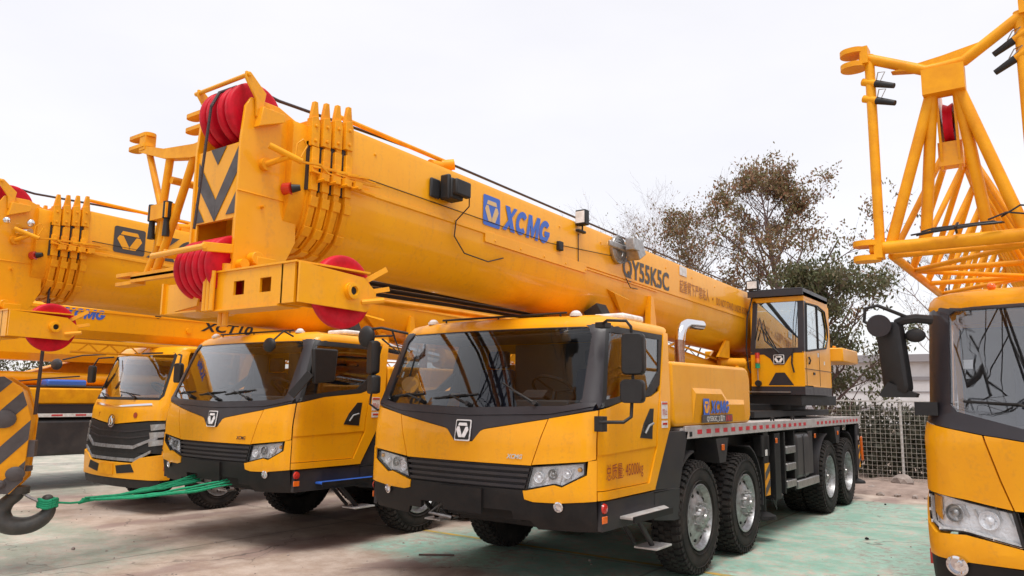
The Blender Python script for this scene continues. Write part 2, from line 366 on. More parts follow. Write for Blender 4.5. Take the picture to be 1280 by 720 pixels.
def rim_rear(k=1):
    mb = MB(); prof = [(.345, -.28), (.345, -.012), (.348, .004), (.335, .006), (.325, -.03), (.312, -.10), (.30, -.17), (.25, -.185), (.19, -.175), (.14, -.16), (.13, -.10), (.12, -.06), (.09, -.05), (0, -.05)]
    mb.lathe([(a * k, b) for a, b in prof], (0, 0, 0), (1, 0, 0), 48); mb.mi = 1
    for i in range(8):
        t = 2 * math.pi * (i + .5) / 8; c = Vector((0, math.cos(t), math.sin(t))) * .235 * k; mb.cyl(c + Vector((-.19, 0, 0)), c + Vector((-.172, 0, 0)), .025 * k, n=12)
    return mb
PROTO = {}
def wheel(parent, x, y, z, side, rear=False, r=.6, wd=.30, steer=0):
    key = (rear, r, wd)
    if key not in PROTO:
        k = r / .6; t = tyre_mesh(r, wd).build('wheel', 'rubber'); COL.objects.unlink(t)
        ri = (rim_rear(k) if rear else rim_front(k)).build('rim', ['rim', 'chassis']); ri.parent = t; COL.objects.unlink(ri); ch = [ri]
        h = hub_front(k).build('hub', 'steel'); h.parent = t; COL.objects.unlink(h); ch.append(h)
        if rear: h.location.x = -.10
        PROTO[key] = (t, ch)
    t, ch = PROTO[key]; o = t.copy(); COL.objects.link(o); o.parent = parent; o.location = (x, y, z)
    o.rotation_euler = (random.uniform(0, 6), 0, (0 if side > 0 else math.pi) + steer)
    for c in ch:
        d = c.copy(); COL.objects.link(d); d.parent = o
    return o

# ------------------------------------------------------------------ long-nose-free truck cab of the two big cranes
CAB = Surf([(.6, -.10), (.8, -.20), (1.0, -.23), (1.5, -.22), (1.76, -.18), (2.45, .10), (2.52, .14), (2.60, .22)],
           [(.6, 1.36), (1.0, 1.375), (1.76, 1.375), (2.5, 1.31), (2.6, 1.27)], 1.375, .16, .12)
def mir(poly): return [(-a, b) for a, b in poly][::-1]
def ringwrap(S, mb, outer, inner, **k):
    n = len(outer)
    for i in range(n):
        j = (i + 1) % n; S.wrap(mb, [outer[i], outer[j], inner[j], inner[i]], both=True, **k)
def wiper(parent, S, s0, z0, s1, z1, s2, z2, s3, z3):
    mb = MB(); a = S.Q(s0, z0, .03); b = S.Q(s1, z1, .05)
    mb.cyl(S.Q(s0, z0, 0), S.Q(s0, z0, .05), .022, n=10); mb.tube([a, (a + b) / 2 + S.N(s0, z0) * .02, b], [.011, .009, .006], 6)
    pts = [S.Q(s2 + (s3 - s2) * t, z2 + (z3 - z2) * t, .012) for t in (0, .25, .5, .75, 1)]
    mb.tube(pts, .008, 5); mb.tube([p + S.N(s1, z1) * .015 for p in pts[1:4]], .006, 5)
    return mb.build('wiper', 'black', parent)
def headlamp(parent, S, poly, sgn, lamps, amber=None):
    """reflector housing, lamp bowls and a clear cover that follows the bodywork"""
    mb = MB(); S.wrap(mb, poly if sgn > 0 else mir(poly), -.035, .02)
    h = mb.build('headlight', 'reflector', parent)
    mb = MB(); p2 = poly
    n = len(p2)
    for i in range(n):
        a, b = p2[i], p2[(i + 1) % n]
        A_, B_ = [S.Q(sgn * q[0], q[1], -.05) for q in (a, b)]; C_, D_ = [S.Q(sgn * q[0], q[1], .010) for q in (b, a)]
        cs = sum(q[0] for q in p2) / n; cz = sum(q[1] for q in p2) / n
        inn = [S.Q(sgn * (q[0] + (cs - q[0]) * .05), q[1] + (cz - q[1]) * .07, .010) for q in (b, a)]
        mb.add([A_, B_, C_, D_], [(0, 1, 2, 3)]); mb.add([D_, C_, inn[0], inn[1]], [(0, 1, 2, 3)])
    mb.build('lamp_bezel', 'black', h)
    for i, (s, z, r) in enumerate(lamps):
        mb = MB(); c = S.Q(sgn * s, z, -.034); nn = S.N(sgn * s, z)
        mb.lathe([(r, .026), (r * .93, .030), (r * .80, .008), (r * .45, .0), (.001, -.002)], c, nn, 20); mb.lathe([(r * .45, .0), (r * .42, .018), (r * .25, .028), (.001, .031)], c, nn, 14)
        mb.build('lamp_bowl', 'steel' if i == 0 else 'reflector', h)
    mb = MB()
    # ribs and small facets that break the reflector up
    s0 = min(p[0] for p in poly); s1 = max(p[0] for p in poly)
    for i in range(9):
        s = s0 + (s1 - s0) * (.1 + .09 * i); zz = [p[1] for p in poly]; zc = sum(zz) / n + .03 * math.sin(i * 2.1)
        a = S.Q(sgn * s, zc - .035, -.028); b = S.Q(sgn * (s + .03), zc + .045, -.028); mb.beam(a, b, .006, .012)
    mb.build('reflector_rib', 'white', h)
    if amber:
        s, z, r = amber; mb = MB(); c = S.Q(sgn * s, z, -.030); mb.lathe([(r, 0), (r * .8, .018), (.001, .024)], c, S.N(sgn * s, z), 14); mb.build('turn_signal', 'amber', h)
    mb = MB(); S.wrap(mb, poly if sgn > 0 else mir(poly), .006, .004); mb.build('lamp_cover', 'lens', h)
    return h
def seat(parent, x, y, z, hr=True):
    mb = MB(); mb.box(x - .25, x + .25, y, y + .5, z, z + .14); mb.obox((x, y + .52, z + .42), .46, .12, .66, Matrix.Rotation(R_(-10), 3, 'X'))
    if hr: mb.obox((x, y + .58, z + .86), .28, .1, .2)
    mb.box(x - .18, x + .18, y + .1, y + .45, z - .4, z)
    return mb.build('seat', 'seat', parent, bevel=.04)
def steering(parent, x, y, z, r=.22):
    mb = MB(); rot = Matrix.Rotation(R_(-35), 3, 'X'); pts = [Vector((x, y, z)) + rot @ Vector((r * math.cos(t), r * math.sin(t), 0)) for t in [2 * math.pi * i / 24 for i in range(25)]]
    mb.tube(pts, .016, 6, False)
    for t in (0, 2.1, 4.2): mb.tube([Vector((x, y, z - .02)), Vector((x, y, z)) + rot @ Vector((r * math.cos(t), r * math.sin(t), 0))], .012, 5)
    mb.cyl((x, y, z - .02), (x, y + .1 * 0 - .08, z - .3), .03, n=8); return mb.build('steering_wheel', 'black', parent)
def box_mirror(mb, c, w_, h, d, yaw=0):
    rot = Matrix.Rotation(yaw, 3, 'Z'); c = Vector(c)
    rings = []
    for t, k in ((-.5, .88), (-.35, 1), (.2, 1), (.5, .82)):
        rings.append([c + rot @ Vector((px * k, t * d, pz * (k * .5 + .5))) for px, pz in rrect(-w_ / 2, w_ / 2, -h / 2, h / 2, min(w_, h) * .2, 3)])
    mb.loft(rings)

def big_cab(root, P):
    S = CAB; g = .006
    mb = MB()
    hood = [(-.755 + g, 1.252), (.755 - g, 1.252), (.9 - g, 1.66), (.24, 1.552), (.2, 1.535), (.11, 1.437), (-.11, 1.437), (-.2, 1.535), (-.24, 1.552), (-.9 + g, 1.66)]
    S.wrap(mb, hood, .012, .03)
    S.wrap(mb, [(.755 + g, 1.258), (1.262, 1.308), (1.347, 1.330), (1.347, 1.745), (.9 + g, 1.665)], .014, .03, both=True)
    S.wrap(mb, [(.678, 1.03), (.692, .959), (.777, .941), (1.027, .947), (1.352, .983), (1.352, 1.322), (1.285, 1.312), (1.275, 1.195), (1.05, 1.08), (.972, 1.095), (.70, 1.03)], .020, .035, both=True)
    S.wrap(mb, [(1.36, .985), (2.41, .99), (2.77, 1.57), (2.74, 1.81), (2.62, 2.25), (2.55, 2.53), (2.45, 2.53), (2.478, 2.13), (2.482, 1.93), (2.475, 1.395), (2.295, 1.06), (1.36, 1.055)], .020, .035, both=True)
    # rear wall, ribbed
    yz = [(.99, 1.0), (1.35, 1.57), (1.35, 1.81), (1.40, 2.25), (1.45, 2.54)]
    yz = [(.99, 1.0), (1.35, 1.57), (1.35, 1.81), (1.37, 1.92), (1.42, 2.36), (1.45, 2.54)]
    for i_, (a, b) in enumerate(zip(yz, yz[1:])):
      for xa, xb in (((-1.31, 1.31),) if i_ != 3 else ((-1.31, -.95), (-.45, 1.31))): mb.add([(x, y + dy, z) for x in (xa, xb) for (y, z) in (a, b) for dy in (0, -.04)], [(0, 2, 3, 1), (4, 5, 7, 6), (0, 1, 5, 4), (2, 6, 7, 3), (0, 4, 6, 2), (1, 3, 7, 5)])
    cab = mb.build('driver_cab', 'yellow', root, angle=30)
    # roof
    mb = MB(); ss = [i * .1 for i in range(-25, 26)]; rings = []
    for z, off in ((2.505, .004), (2.53, .020), (2.575, .022), (2.60, .0), (2.622, -.06), (2.635, -.16), (2.64, -.4)):
        r = [S.P(s, min(z, 2.58)) + Vector((S.N(s, 2.4).x, S.N(s, 2.4).y, 0)) * off for s in ss]
        for p in r: p.z = z + (.012 if abs(p.x) < 1.1 else 0)
        rings.append(r)
    mb.loft(rings, closed=True, caps=True); mb.build('roof', 'yellow', cab, angle=40)
    # doors
    for sg in (1, -1):
        mb = MB(); f = (lambda p: p) if sg > 0 else mir
        S.wrap(mb, f([(1.36, 1.365), (2.46, 1.40), (2.468, 1.93), (2.3, 1.877), (1.72, 1.825), (1.36, 1.75)]), .014, .03)
        S.wrap(mb, f([(1.36, 1.062), (2.285, 1.066), (2.455, 1.392), (1.36, 1.357)]), .004, .03)
        S.wrap(mb, f([(1.36, 1.357), (2.46, 1.392), (2.46, 1.40), (1.36, 1.365)]), .009, .02)
        d = mb.build('door', 'yellow', cab, angle=25)
        if sg > 0 or P.get('second'):
            mb = MB(); X = (1.375 + .006) * sg
            S.wrap(mb, f([(2.10, 1.49), (2.36, 1.47), (2.36, 1.76), (2.28, 1.76), (2.16, 1.62)]), .019, .012)
            h = mb.build('door_handle', 'black', cab); mb = MB(); mb.tube([S.Q(sg * 2.18, 1.53, .03), S.Q(sg * 2.21, 1.60, .05), S.Q(sg * 2.30, 1.62, .05)], .012, 6); mb.build('lever', 'steel', cab)
        if sg > 0:
          if not P.get('second'):
            mb = MB(); put_text(mb, P.get('gvw', '总质量: 45000kg'), (1.390, .035, 1.155), (0, 1, .015), (0, 0, 1), .15, width=.72, bold=0, off=0); mb.build('lettering', 'inkred', cab)
          if True:
            mb = MB(); mb.plate([(1.397, 1.16, 1.66), (1.397, 1.30, 1.66), (1.397, 1.30, 1.83), (1.397, 1.16, 1.83)], (.004, 0, 0)) ; mb.plate([(1.397, 1.16, 1.57), (1.397, 1.30, 1.57), (1.397, 1.30, 1.64), (1.397, 1.16, 1.64)], (.004, 0, 0)); st = mb.build('warning_sticker', 'white', cab)
            mb = MB(); mb.box(1.402, 1.405, 1.17, 1.29, 1.80, 1.82); put_text(mb, '禁止', (1.403, 1.17, 1.70), (0, 1, 0), (0, 0, 1), .07, width=.11); mb.box(1.402, 1.405, 1.18, 1.28, 1.60, 1.62); mb.build('sticker_print', 'redlamp', cab)
    # black mask below the windscreen, pillars, window surrounds
    mb = MB(); low = [(1.30, 1.752), (1.325, 1.80), (1.175, 1.80), (1.03, 1.772), (0, 1.745)]
    vl = [(.9, 1.668), (.245, 1.560), (.205, 1.543), (.115, 1.445)]
    S.wrap(mb, [(-a, b) for a, b in vl] + [(a, b) for a, b in vl[::-1]] + [(1.30, 1.752), (1.31, 1.772), (.9, 1.70), (0, 1.672), (-.9, 1.70), (-1.31, 1.772), (-1.30, 1.752)], .010, .03)
    S.wrap(mb, [(-.9, 1.704), (0, 1.677), (.9, 1.704), (1.31, 1.776), (1.33, 1.81), (1.175, 1.803), (1.03, 1.775), (0, 1.748), (-1.03, 1.775), (-1.175, 1.803), (-1.33, 1.81), (-1.31, 1.776)], .018, .035)
    S.wrap(mb, [(1.175, 1.81), (1.33, 1.795), (1.352, 1.762), (1.375, 1.80), (1.325, 2.53), (1.12, 2.53), (1.155, 2.507), (1.205, 2.43), (1.197, 1.85)], .014, .04, both=True)
    S.wrap(mb, [(-1.14, 2.505), (1.14, 2.505), (1.14, 2.535), (-1.14, 2.535)], .008, .03)
    mb.build('cab_mask', 'pillar', cab, angle=25)
    mb = MB(); gl = [(-1.165, 1.81), (-1.03, 1.78), (0, 1.752), (1.03, 1.78), (1.165, 1.81), (1.195, 1.85), (1.205, 2.43), (1.15, 2.503), (-1.15, 2.503), (-1.205, 2.43), (-1.195, 1.85)]
    S.wrap(mb, gl, .004, .005, .1); mb.build('windscreen', 'glass', cab)
    mb = MB(); O = [(1.365, 1.765), (1.72, 1.832), (2.3, 1.885), (2.472, 2.0), (2.44, 2.525), (1.32, 2.525)]; I = [(1.415, 1.84), (1.74, 1.885), (2.21, 1.935), (2.41, 2.13), (2.36, 2.455), (1.365, 2.455)]
    for sg in (1, -1):
        mb = MB()
        for i in range(len(O)):
            j = (i + 1) % len(O); q = [O[i], O[j], I[j], I[i]]; S.wrap(mb, q if sg > 0 else mir(q), off=.010, th=.03)
        mb.build('window_frame', 'black', cab)
        mb = MB(); S.wrap(mb, I if sg > 0 else mir(I), .002, .005, .2); mb.build('side_window', 'sideglass', cab)
    # grille
    mb = MB(); S.wrap(mb, [(-.742, 1.244), (-.69, 1.035), (.69, 1.035), (.742, 1.244)], -.02, .02); 
    for i in range(4):
        z = 1.062 + i * .050; w_ = .69 + i * .014
        S.wrap(mb, [(-w_, z - .013), (w_, z - .013), (w_ + .004, z + .013), (-w_ - .004, z + .013)], .012, .03)
    mb.build('grille', 'dark', cab)
    emblem(['reflector', 'reflector', 'black'], 'emblem', S.Q(0, 1.535, .016), (1, 0, 0), S.P(0, 1.6) - S.P(0, 1.5), .185, cab, h=.20, th=.008)
    mb = MB(); put_text(mb, 'XCMG', S.Q(.50, 1.305, .016), S.P(.62, 1.31) - S.P(.5, 1.31), (0, 0, 1), .055, width=.17, bold=.03, shear=.3); mb.build('badge', 'chrome', cab)
    # black bumper, number plate panel, lower skirt
    mb = MB(); S.wrap(mb, [(-.686, .955), (-.674, 1.033), (.674, 1.033), (.686, .955), (.775, .935), (1.027, .941), (1.352, .977), (1.352, .72), (.79, .70), (.73, .775), (.56, .775), (.55, .845), (-.55, .845), (-.56, .775), (-.73, .775), (-.79, .70), (-1.352, .72), (-1.352, .977), (-1.027, .941), (-.775, .935)], .012, .04)
    S.wrap(mb, [(-.23, .80), (.23, .80), (.25, 1.02), (-.25, 1.02)], .035, .04)
    bp = mb.build('bumper', 'chassis', cab, angle=30)
    for sg in (1, -1):
        mb = MB(); mb.lathe([(.042, 0), (.045, .022), (.034, .026), (.028, .004), (.001, .0)], S.Q(sg * 1.024, .92, .02), S.N(sg * 1.024, .92), 18)
        mb.build('fog_light', 'chrome', cab)
    # side skirt with steps
    for sg in (1, -1):
        mb = MB(); X = 1.378 * sg
        mb.box(min(X, X - .05 * sg), max(X, X - .05 * sg), -.02, 1.02, .72, .972); mb.prism([(1.0, .70), (1.50, .64), (1.62, .64), (1.62, .95), (1.0, .975)], 'x', X, X - .06 * sg)
        mb.prism([(1.01, .98), (1.62, .955), (1.87, 1.52), (1.39, 1.53)], 'x', X, X - .28 * sg)
        mb.box(min(X - .3 * sg, X), max(X - .3 * sg, X), 1.0, 1.6, .945, .965)
        mb.beam((X - .02 * sg, .70, .74), (X - .02 * sg, 1.0, .46), .03, .05); mb.beam((X - .22 * sg, .72, .74), (X - .22 * sg, 1.02, .46), .03, .04)
        mb.build('side_skirt', 'dark', cab, bevel=.006)
    for sg in (1, -1):
        X = 1.38 * sg; mb = MB()
        mb.prism([(X - .02 * sg, .30), (X + .13 * sg, .30), (X + .13 * sg, 1.08), (X - .02 * sg, 1.26)], 'z', .795, .82)
        st = mb.build('step', P.get('step', 'tread'), cab, bevel=.006)
        mb = MB(); mb.box(min(X + .13 * sg, X + .15 * sg), max(X + .13 * sg, X + .15 * sg), .29, 1.1, .77, .825); mb.build('step_edge', 'chassis', cab)
        mb = MB(); mb.box(min(X + .08 * sg, X - .16 * sg), max(X + .08 * sg, X - .16 * sg), .88, 1.22, .445, .465); mb.build('step', 'tread', cab, bevel=.005)
    for sg in (1, -1):
        mb = MB(); X = 1.378 * sg; mb.lathe([(.045, 0), (.04, .016), (.001, .024)], (X, .01, .915), (sg, 0, 0), 16); mb.build('side_marker', 'redlamp', cab)
        mb = MB(); mb.box(min(X, X + .012 * sg), max(X, X + .012 * sg), -.03, .055, .79, .85); mb.build('side_reflector', 'orange', cab, bevel=.004)
    hl = [(.755, 1.240), (1.261, 1.300), (1.262, 1.202), (1.05, 1.090), (.972, 1.104), (.70, 1.042)]
    for sg in (1, -1): headlamp(cab, S, hl, sg, [(.955, 1.185, .046), (1.09, 1.195, .042), (.82, 1.15, .05)], (1.20, 1.235, .022))
    # wipers
    wiper(cab, S, -.62, 1.80, -.86, 1.86, -1.08, 1.845, -.62, 1.875)
    wiper(cab, S, .02, 1.775, -.22, 1.85, -.46, 1.83, .10, 1.875)
    wiper(cab, S, .76, 1.79, .50, 1.90, .36, 1.98, .76, 1.79) if not P.get('second') else wiper(cab, S, .60, 1.79, .32, 1.87, .12, 1.84, .66, 1.90)
    # mirrors
    sec = P.get('second')
    if not sec:
        mb = MB(); box_mirror(mb, (1.665, .03, 2.235), .195, .36, .13, R_(12)); mb.build('mirror', 'black', cab)
        mb = MB(); box_mirror(mb, (1.665, .01, 1.915), .205, .20, .13, R_(12)); mb.build('mirror', 'black', cab)
    if not sec:
      mb = MB(); mb.tube([(1.33, .05, 2.50), (1.45, -.05, 2.53), (1.62, -.02, 2.52), (1.655, .0, 2.47), (1.655, .02, 2.38)], .014, 8); mb.tube([(1.66, .0, 1.85), (1.66, -.02, 1.70), (1.62, -.08, 1.655), (1.42, -.14, 1.65)], .016, 8)
      mb.obox((1.41, -.10, 1.635), .08, .09, .13); mb.tube([(1.66, .02, 2.08), (1.66, .02, 2.0)], .014, 6); mb.obox((1.35, .06, 2.50), .10, .12, .05); mb.build('mirror_arm', 'black', cab, bevel=.004)
      mb = MB(); mb.plate([(1.66 + dx, .115, 2.235 + dz) for dx, dz in rrect(-.08, .08, -.155, .155, .03)], (0, .003, 0)); mb.build('mirror_glass', 'mirror', cab)
    # mirrors of the right hand side: dish, tall and small, on a bent frame
    if not sec:
     mb = MB(); box_mirror(mb, (-1.38, -.10, 2.26), .17, .36, .10, R_(-25)); mb.build('mirror', 'black', cab); mb = MB(); box_mirror(mb, (-1.36, -.10, 1.97), .17, .20, .10, R_(-25)); mb.build('mirror', 'black', cab)
     mb = MB(); mb.sph((-1.50, -.10, 2.49), .12, (1, .45, 1), 18, 10); mb.build('mirror', 'black', cab)
     mb = MB(); mb.tube([(-1.05, .08, 2.52), (-1.30, -.08, 2.58), (-1.46, -.10, 2.57)], .014, 7); mb.tube([(-1.20, -.02, 2.56), (-1.10, .02, 2.30), (-1.30, -.06, 2.46)], .012, 6)
     mb.tube([(-1.16, -.05, 2.49), (-1.42, -.10, 2.49)], .012, 6); mb.tube([(-1.38, -.1, 2.08), (-1.37, -.1, 2.0)], .012, 6); mb.tube([(-1.40, -.09, 1.88), (-1.42, -.09, 1.76), (-1.34, -.05, 1.70), (-1.28, .0, 1.72)], .012, 6)
     mb.build('mirror_arm', 'black', cab)
    if P.get('second'):
        mb = MB(); mb.plate([(1.56, -.02, 2.40), (1.56, .36, 2.40), (1.56, .33, 2.02), (1.56, .02, 1.98)], (.06, 0, 0)); mb.build('mirror', 'black', cab, bevel=.02)
        mb = MB(); mb.beam((1.58, -.02, 2.10), (1.40, -.14, 1.84), .04, .09); mb.build('mirror_arm', 'black', cab)
        mb = MB(); c = Vector((1.02, -.20, 2.44)); mb.sph(c, .11, (1, .4, .8), 18, 10); mb.tube([c + Vector((0, .05, .06)), c + Vector((.02, .18, .18)), c + Vector((.06, .3, .12))], .012, 6); mb.build('front_mirror', 'black', cab)
    # clearance lamps, roof box, rail
    for x in (-.92, .90):
        mb = MB(); mb.sph((x, .34, 2.652), .045, (1.2, 1, .8), 12, 8); mb.cyl((x, .34, 2.63), (x, .34, 2.655), .06, n=12); mb.build('clearance_lamp', 'white', cab)
    mb = MB(); mb.obox((.95, 1.12, 2.675), .36, .46, .07); mb.build('roof_box', 'white', cab, bevel=.025)
    mb = MB(); mb.tube([(-.75, .30, 2.665), (.82, .30, 2.665)], .012, 6)
    for x in (-.7, 0, .75): mb.tube([(x, .30, 2.635), (x, .30, 2.665)], .01, 6)
    mb.build('roof_rail', 'black', cab)
    # inside
    mb = MB()
    for sg in (1, -1):
        S.wrap(mb, [(1.40, 1.07), (2.30, 1.07), (2.45, 1.4), (2.45, 1.93), (1.5, 1.84)] if sg > 0 else mir([(1.40, 1.07), (2.30, 1.07), (2.45, 1.4), (2.45, 1.93), (1.5, 1.84)]), -.035, .01)
        S.wrap(mb, [(2.42, 1.9), (2.66, 1.9), (2.60, 2.25), (2.50, 2.5), (2.40, 2.5)] if sg > 0 else mir([(2.42, 1.9), (2.66, 1.9), (2.60, 2.25), (2.50, 2.5), (2.40, 2.5)]), -.03, .01)
    mb.box(-1.28, -.95, 1.24, 1.27, 1.9, 2.45); mb.box(-.45, 1.28, 1.24, 1.27, 1.9, 2.45); mb.build('cab_lining', 'interior', cab)
    if not P.get('second'):
        mb = MB(); c = S.Q(-.98, 1.99, -.05); pts = [c + Vector((.105 * math.cos(t), .02 * math.cos(t), .085 * math.sin(t))) for t in [2 * math.pi * i / 24 for i in range(24)]]; mb.plate(pts, (0, .012, 0)); mb.mi = 1; mb.tube([c + Vector((-.01, 0, .08)), S.Q(-1.08, 2.42, -.05)], .010, 6); mb.build('amber_disc', ['amber', 'black'], cab)  # plain amber disc on a rod, just inside the windscreen
    mb = MB(); mb.box(-1.28, 1.28, .05, 1.0, 1.0, 1.06); mb.box(-1.2, 1.2, .12, .50, 1.45, 1.74); mb.obox((.6, .33, 1.78), .6, .26, .1); mb.box(-1.25, 1.25, 1.20, 1.28, 1.1, 1.90); mb.box(-1.25, 1.25, .35, 1.3, 2.46, 2.49)
    mb.build('dashboard', 'interior', cab, bevel=.03); seat(cab, .65, .62, 1.42); seat(cab, -.65, .62, 1.42); steering(cab, .62, .40, 1.93)
    mb = MB()
    for i in range(3): mb.plate([S.Q(.55 + .01 * i, 1.86, -.02), S.Q(.80, 1.86, -.02), S.Q(.84, 1.93, -.02), S.Q(.62, 1.93, -.02)], (0, .002, 0)) if i == 0 else None
    mb.build('inspection_slip', 'inkgrey', cab)
    mb = MB(); mb.plate([S.Q(-1.12, 2.05, -.004), S.Q(-1.09, 2.05, -.004), S.Q(-1.09, 2.11, -.004), S.Q(-1.12, 2.11, -.004)], (0, .002, 0)); mb.build('windscreen_sticker', 'white', cab)
    return cab

# ------------------------------------------------------------------ boom, shared profile
def bz(y): return -.019 * (y + 2.19)
def shear(p): return Vector((p.x, p.y, p.z + bz(p.y)))
def boom_prof(k=1, ky=None):
    """half profile -> full ring of (x, z); centre of scaling at z 3.35"""
    h = [(.36, 3.865), (.405, 3.85), (.42, 3.81), (.42, 3.42), (.416, 3.28), (.398, 3.15), (.362, 3.04), (.30, 2.945), (.215, 2.880), (.11, 2.848), (0, 2.838)]
    full = h + [(-x, z) for x, z in h[-2::-1]]
    return [(x * k, 3.35 + (z - 3.35) * (ky or k)) for x, z in full]
def ring_at(prof, y): return [(x, y, z) for x, z in prof]

def big_boom(root, P):
    mb = MB(shear); mb.loft([ring_at(boom_prof(), y) for y in [-2.19, -1.5, -.5, .5, 1.5, 2.5, 4, 5.5, 7, 8.9]])
    for sg in (1, -1):                     # welded joint ledge along both sides
        X = .42 * sg; mb.prism([(X - .01 * sg, 3.415), (X + .012 * sg, 3.405), (X + .012 * sg, 3.380), (X - .01 * sg, 3.365)], 'y', -2.15, 6.6)
    for sg in (1, -1):                     # stiffeners above the lift cylinder
        X = .41 * sg
        mb.add([(X, 1.85, 3.20), (X, 2.38, 3.16), (X * .9, 2.36, 2.90), (X + .05 * sg, 1.95, 3.16), (X + .05 * sg, 2.36, 3.12)], [(0, 1, 2), (3, 4, 2), (0, 3, 2), (1, 2, 4), (0, 1, 4, 3)])
        mb.prism([(2.95, 3.26), (3.02, 3.26), (3.10, 2.86), (2.92, 2.86)], 'x', X - .03 * sg, X + .05 * sg)
    mb.prism([(1.9, 2.86), (3.2, 2.86), (2.8, 2.68), (2.3, 2.68)], 'x', -.16, -.13); mb.prism([(1.9, 2.86), (3.2, 2.86), (2.8, 2.68), (2.3, 2.68)], 'x', .13, .16)
    boom = mb.build('boom', 'yellow', root, angle=30)
    # nested sections between the collars
    mb = MB(shear)
    mb.loft([ring_at(boom_prof(.80, .86), y) for y in (-2.62, -2.19)]); mb.build('inner_section', 'yellow2', boom)
    mb = MB(shear)
    for i, k in enumerate((.84, .87, .90, .93)):
        y = -2.52 + i * .09; pr = boom_prof(k, .5 + k * .5)
        mb.loft([ring_at([p for p in pr], yy) for yy in (y + .035, y + .075)])
    mb.build('section_end', 'yellow2', boom)
    mb = MB(shear)
    for i in range(4):
        for sg in (1, -1): mb.box(*sorted((.30 * sg, (.36 + .018 * i) * sg)), -2.50 + i * .09, -2.455 + i * .09 - .014, 3.30, 3.66)
    mb.build('gap_block', 'dark', boom)  # dark boxes filling the upper gaps between the collars
    for i in range(4):
        y = -2.455 + i * .09; k = .90 + i * .045; ky = .94 + i * .025; mb = MB(shear)
        pr = boom_prof(k, ky); inn = boom_prof(k - .14, ky - .12); n = len(pr)
        for yy0, yy1 in ((y - .012, y + .038),):
            vs_ = [(x, yy0, z) for x, z in pr] + [(x, yy0, z) for x, z in inn] + [(x, yy1, z) for x, z in pr] + [(x, yy1, z) for x, z in inn]
            fs = [];
            for a in range(n):
                b = (a + 1) % n; fs += [(a, b, n + b, n + a), (2 * n + a, 3 * n + a, 3 * n + b, 2 * n + b), (a, 2 * n + a, 2 * n + b, b), (n + a, n + b, 3 * n + b, 3 * n + a)]
            mb.add(vs_, fs)
        for sg in (1, -1):
            xs = (.42 * k) * sg; top = 3.35 + .515 * ky
            mb.prism([(y - .042, top - .02), (y + .036, top - .02), (y + .016, top + .135), (y - .014, top + .135)], 'x', xs - .045 * sg, xs - .01 * sg)
            mb.prism([(y - .045, top - .21), (y + .03, top - .21), (y + .03, top - .04), (y + .01, top + .02), (y - .045, top + .0)], 'x', xs - .05 * sg, xs + .012 * sg)
            for zz in (top - .17, top - .06): mb.cyl((xs, y - .008, zz), (xs + .026 * sg, y - .008, zz), .012, n=6)
            mb.prism([(y - .03, 3.30), (y + .035, 3.30), (y + .035, 3.62), (y - .03, 3.62)], 'x', xs - .03 * sg, xs + .010 * sg)
            mb.prism([(y - .045, 3.42), (y + .01, 3.42), (y + .01, 3.52), (y - .045, 3.52)], 'x', xs, xs + .03 * sg)
            # bolted blocks following the round underside
            for t in (4, 6, 8):
                px, pz = pr[t]; qx, qz = pr[t + 1]; px *= sg; qx *= sg
                ang = math.atan2(qz - pz, qx - px); c = ((px + qx) / 2, y + .018, (pz + qz) / 2)
                mb.obox(c, .075, .066, .028, Matrix.Rotation(-ang, 3, 'Y'))
                mb.cyl((c[0], y + .04, c[2]), (c[0], y + .062, c[2]), .009, n=6)
        mb.build('boom_collar', 'yellow2', boom, bevel=.003, angle=30)
    # pins and cable guides clustered on the collars
    mb = MB(shear)
    for i in range(4):
        y = -2.43 + i * .09; k = .42 * (.90 + i * .045) + .012
        mb.beam((k + .02, y - .06, 3.43 + i * .01), (k + .05, y + .20, 3.40 + i * .02), .012, .012); mb.beam((k + .02, y - .06, 3.46), (k + .06, y + .12, 3.475), .012, .012)
        mb.obox((k + .03, y + .03, 3.40), .05, .07, .05); mb.cyl((k, y, 3.37), (k + .09, y, 3.37), .012, n=8)
    mb.beam((.47, -2.20, 3.42), (.49, -1.90, 3.445), .014, .014); mb.beam((.47, -2.20, 3.38), (.49, -1.96, 3.365), .014, .014)
    mb.build('pin_holder', 'yellow2', boom)
    # head
    y0, y1 = -2.97, -2.52
    mb = MB()
    side = [(-2.99, 2.64), (-2.99, 3.56), (-2.97, 3.80), (-2.93, 3.87), (-2.70, 3.87), (-2.52, 3.80), (-2.50, 2.92), (-2.60, 2.72)]
    for sg in (1, -1): mb.prism(side, 'x', .27 * sg, .245 * sg)
    mb.box(.262, .278, -2.995, -2.52, 3.195, 3.205)
    mb.prism([(-.25, 3.02), (.25, 3.02), (.25, 3.545), (-.25, 3.545)], 'y', -2.975, -2.955)
    for a, b in ((-.25, -.21), (.21, .25)): mb.box(a, b, -2.975, -2.955, 2.74, 3.02)
    mb.box(-.25, .25, -2.53, -2.51, 2.9, 3.8); mb.box(-.25, .25, -2.72, -2.70, 2.72, 3.75)
    for sg in (1, -1):
        mb.prism([(-2.86, 3.72), (-2.83, 3.92), (-2.96, 4.03), (-3.0, 4.03), (-3.0, 3.98), (-2.91, 3.86), (-2.90, 3.74)], 'x', .275 * sg, .295 * sg)
        mb.cyl((.27 * sg, -2.80, 3.76), (.32 * sg, -2.80, 3.76), .055, n=14); mb.prism([(-2.90, 3.66), (-2.70, 3.74), (-2.70, 3.80), (-2.88, 3.80)], 'x', .27 * sg, .34 * sg)
        mb.cyl((.27 * sg, -2.85, 2.75), (.34 * sg, -2.85, 2.75), .045, n=12); mb.obox((.31 * sg, -2.78, 2.73), .07, .16, .06)
    mb.cyl((-.34, -2.98, 4.01), (.31, -2.98, 4.01), .016, n=10)
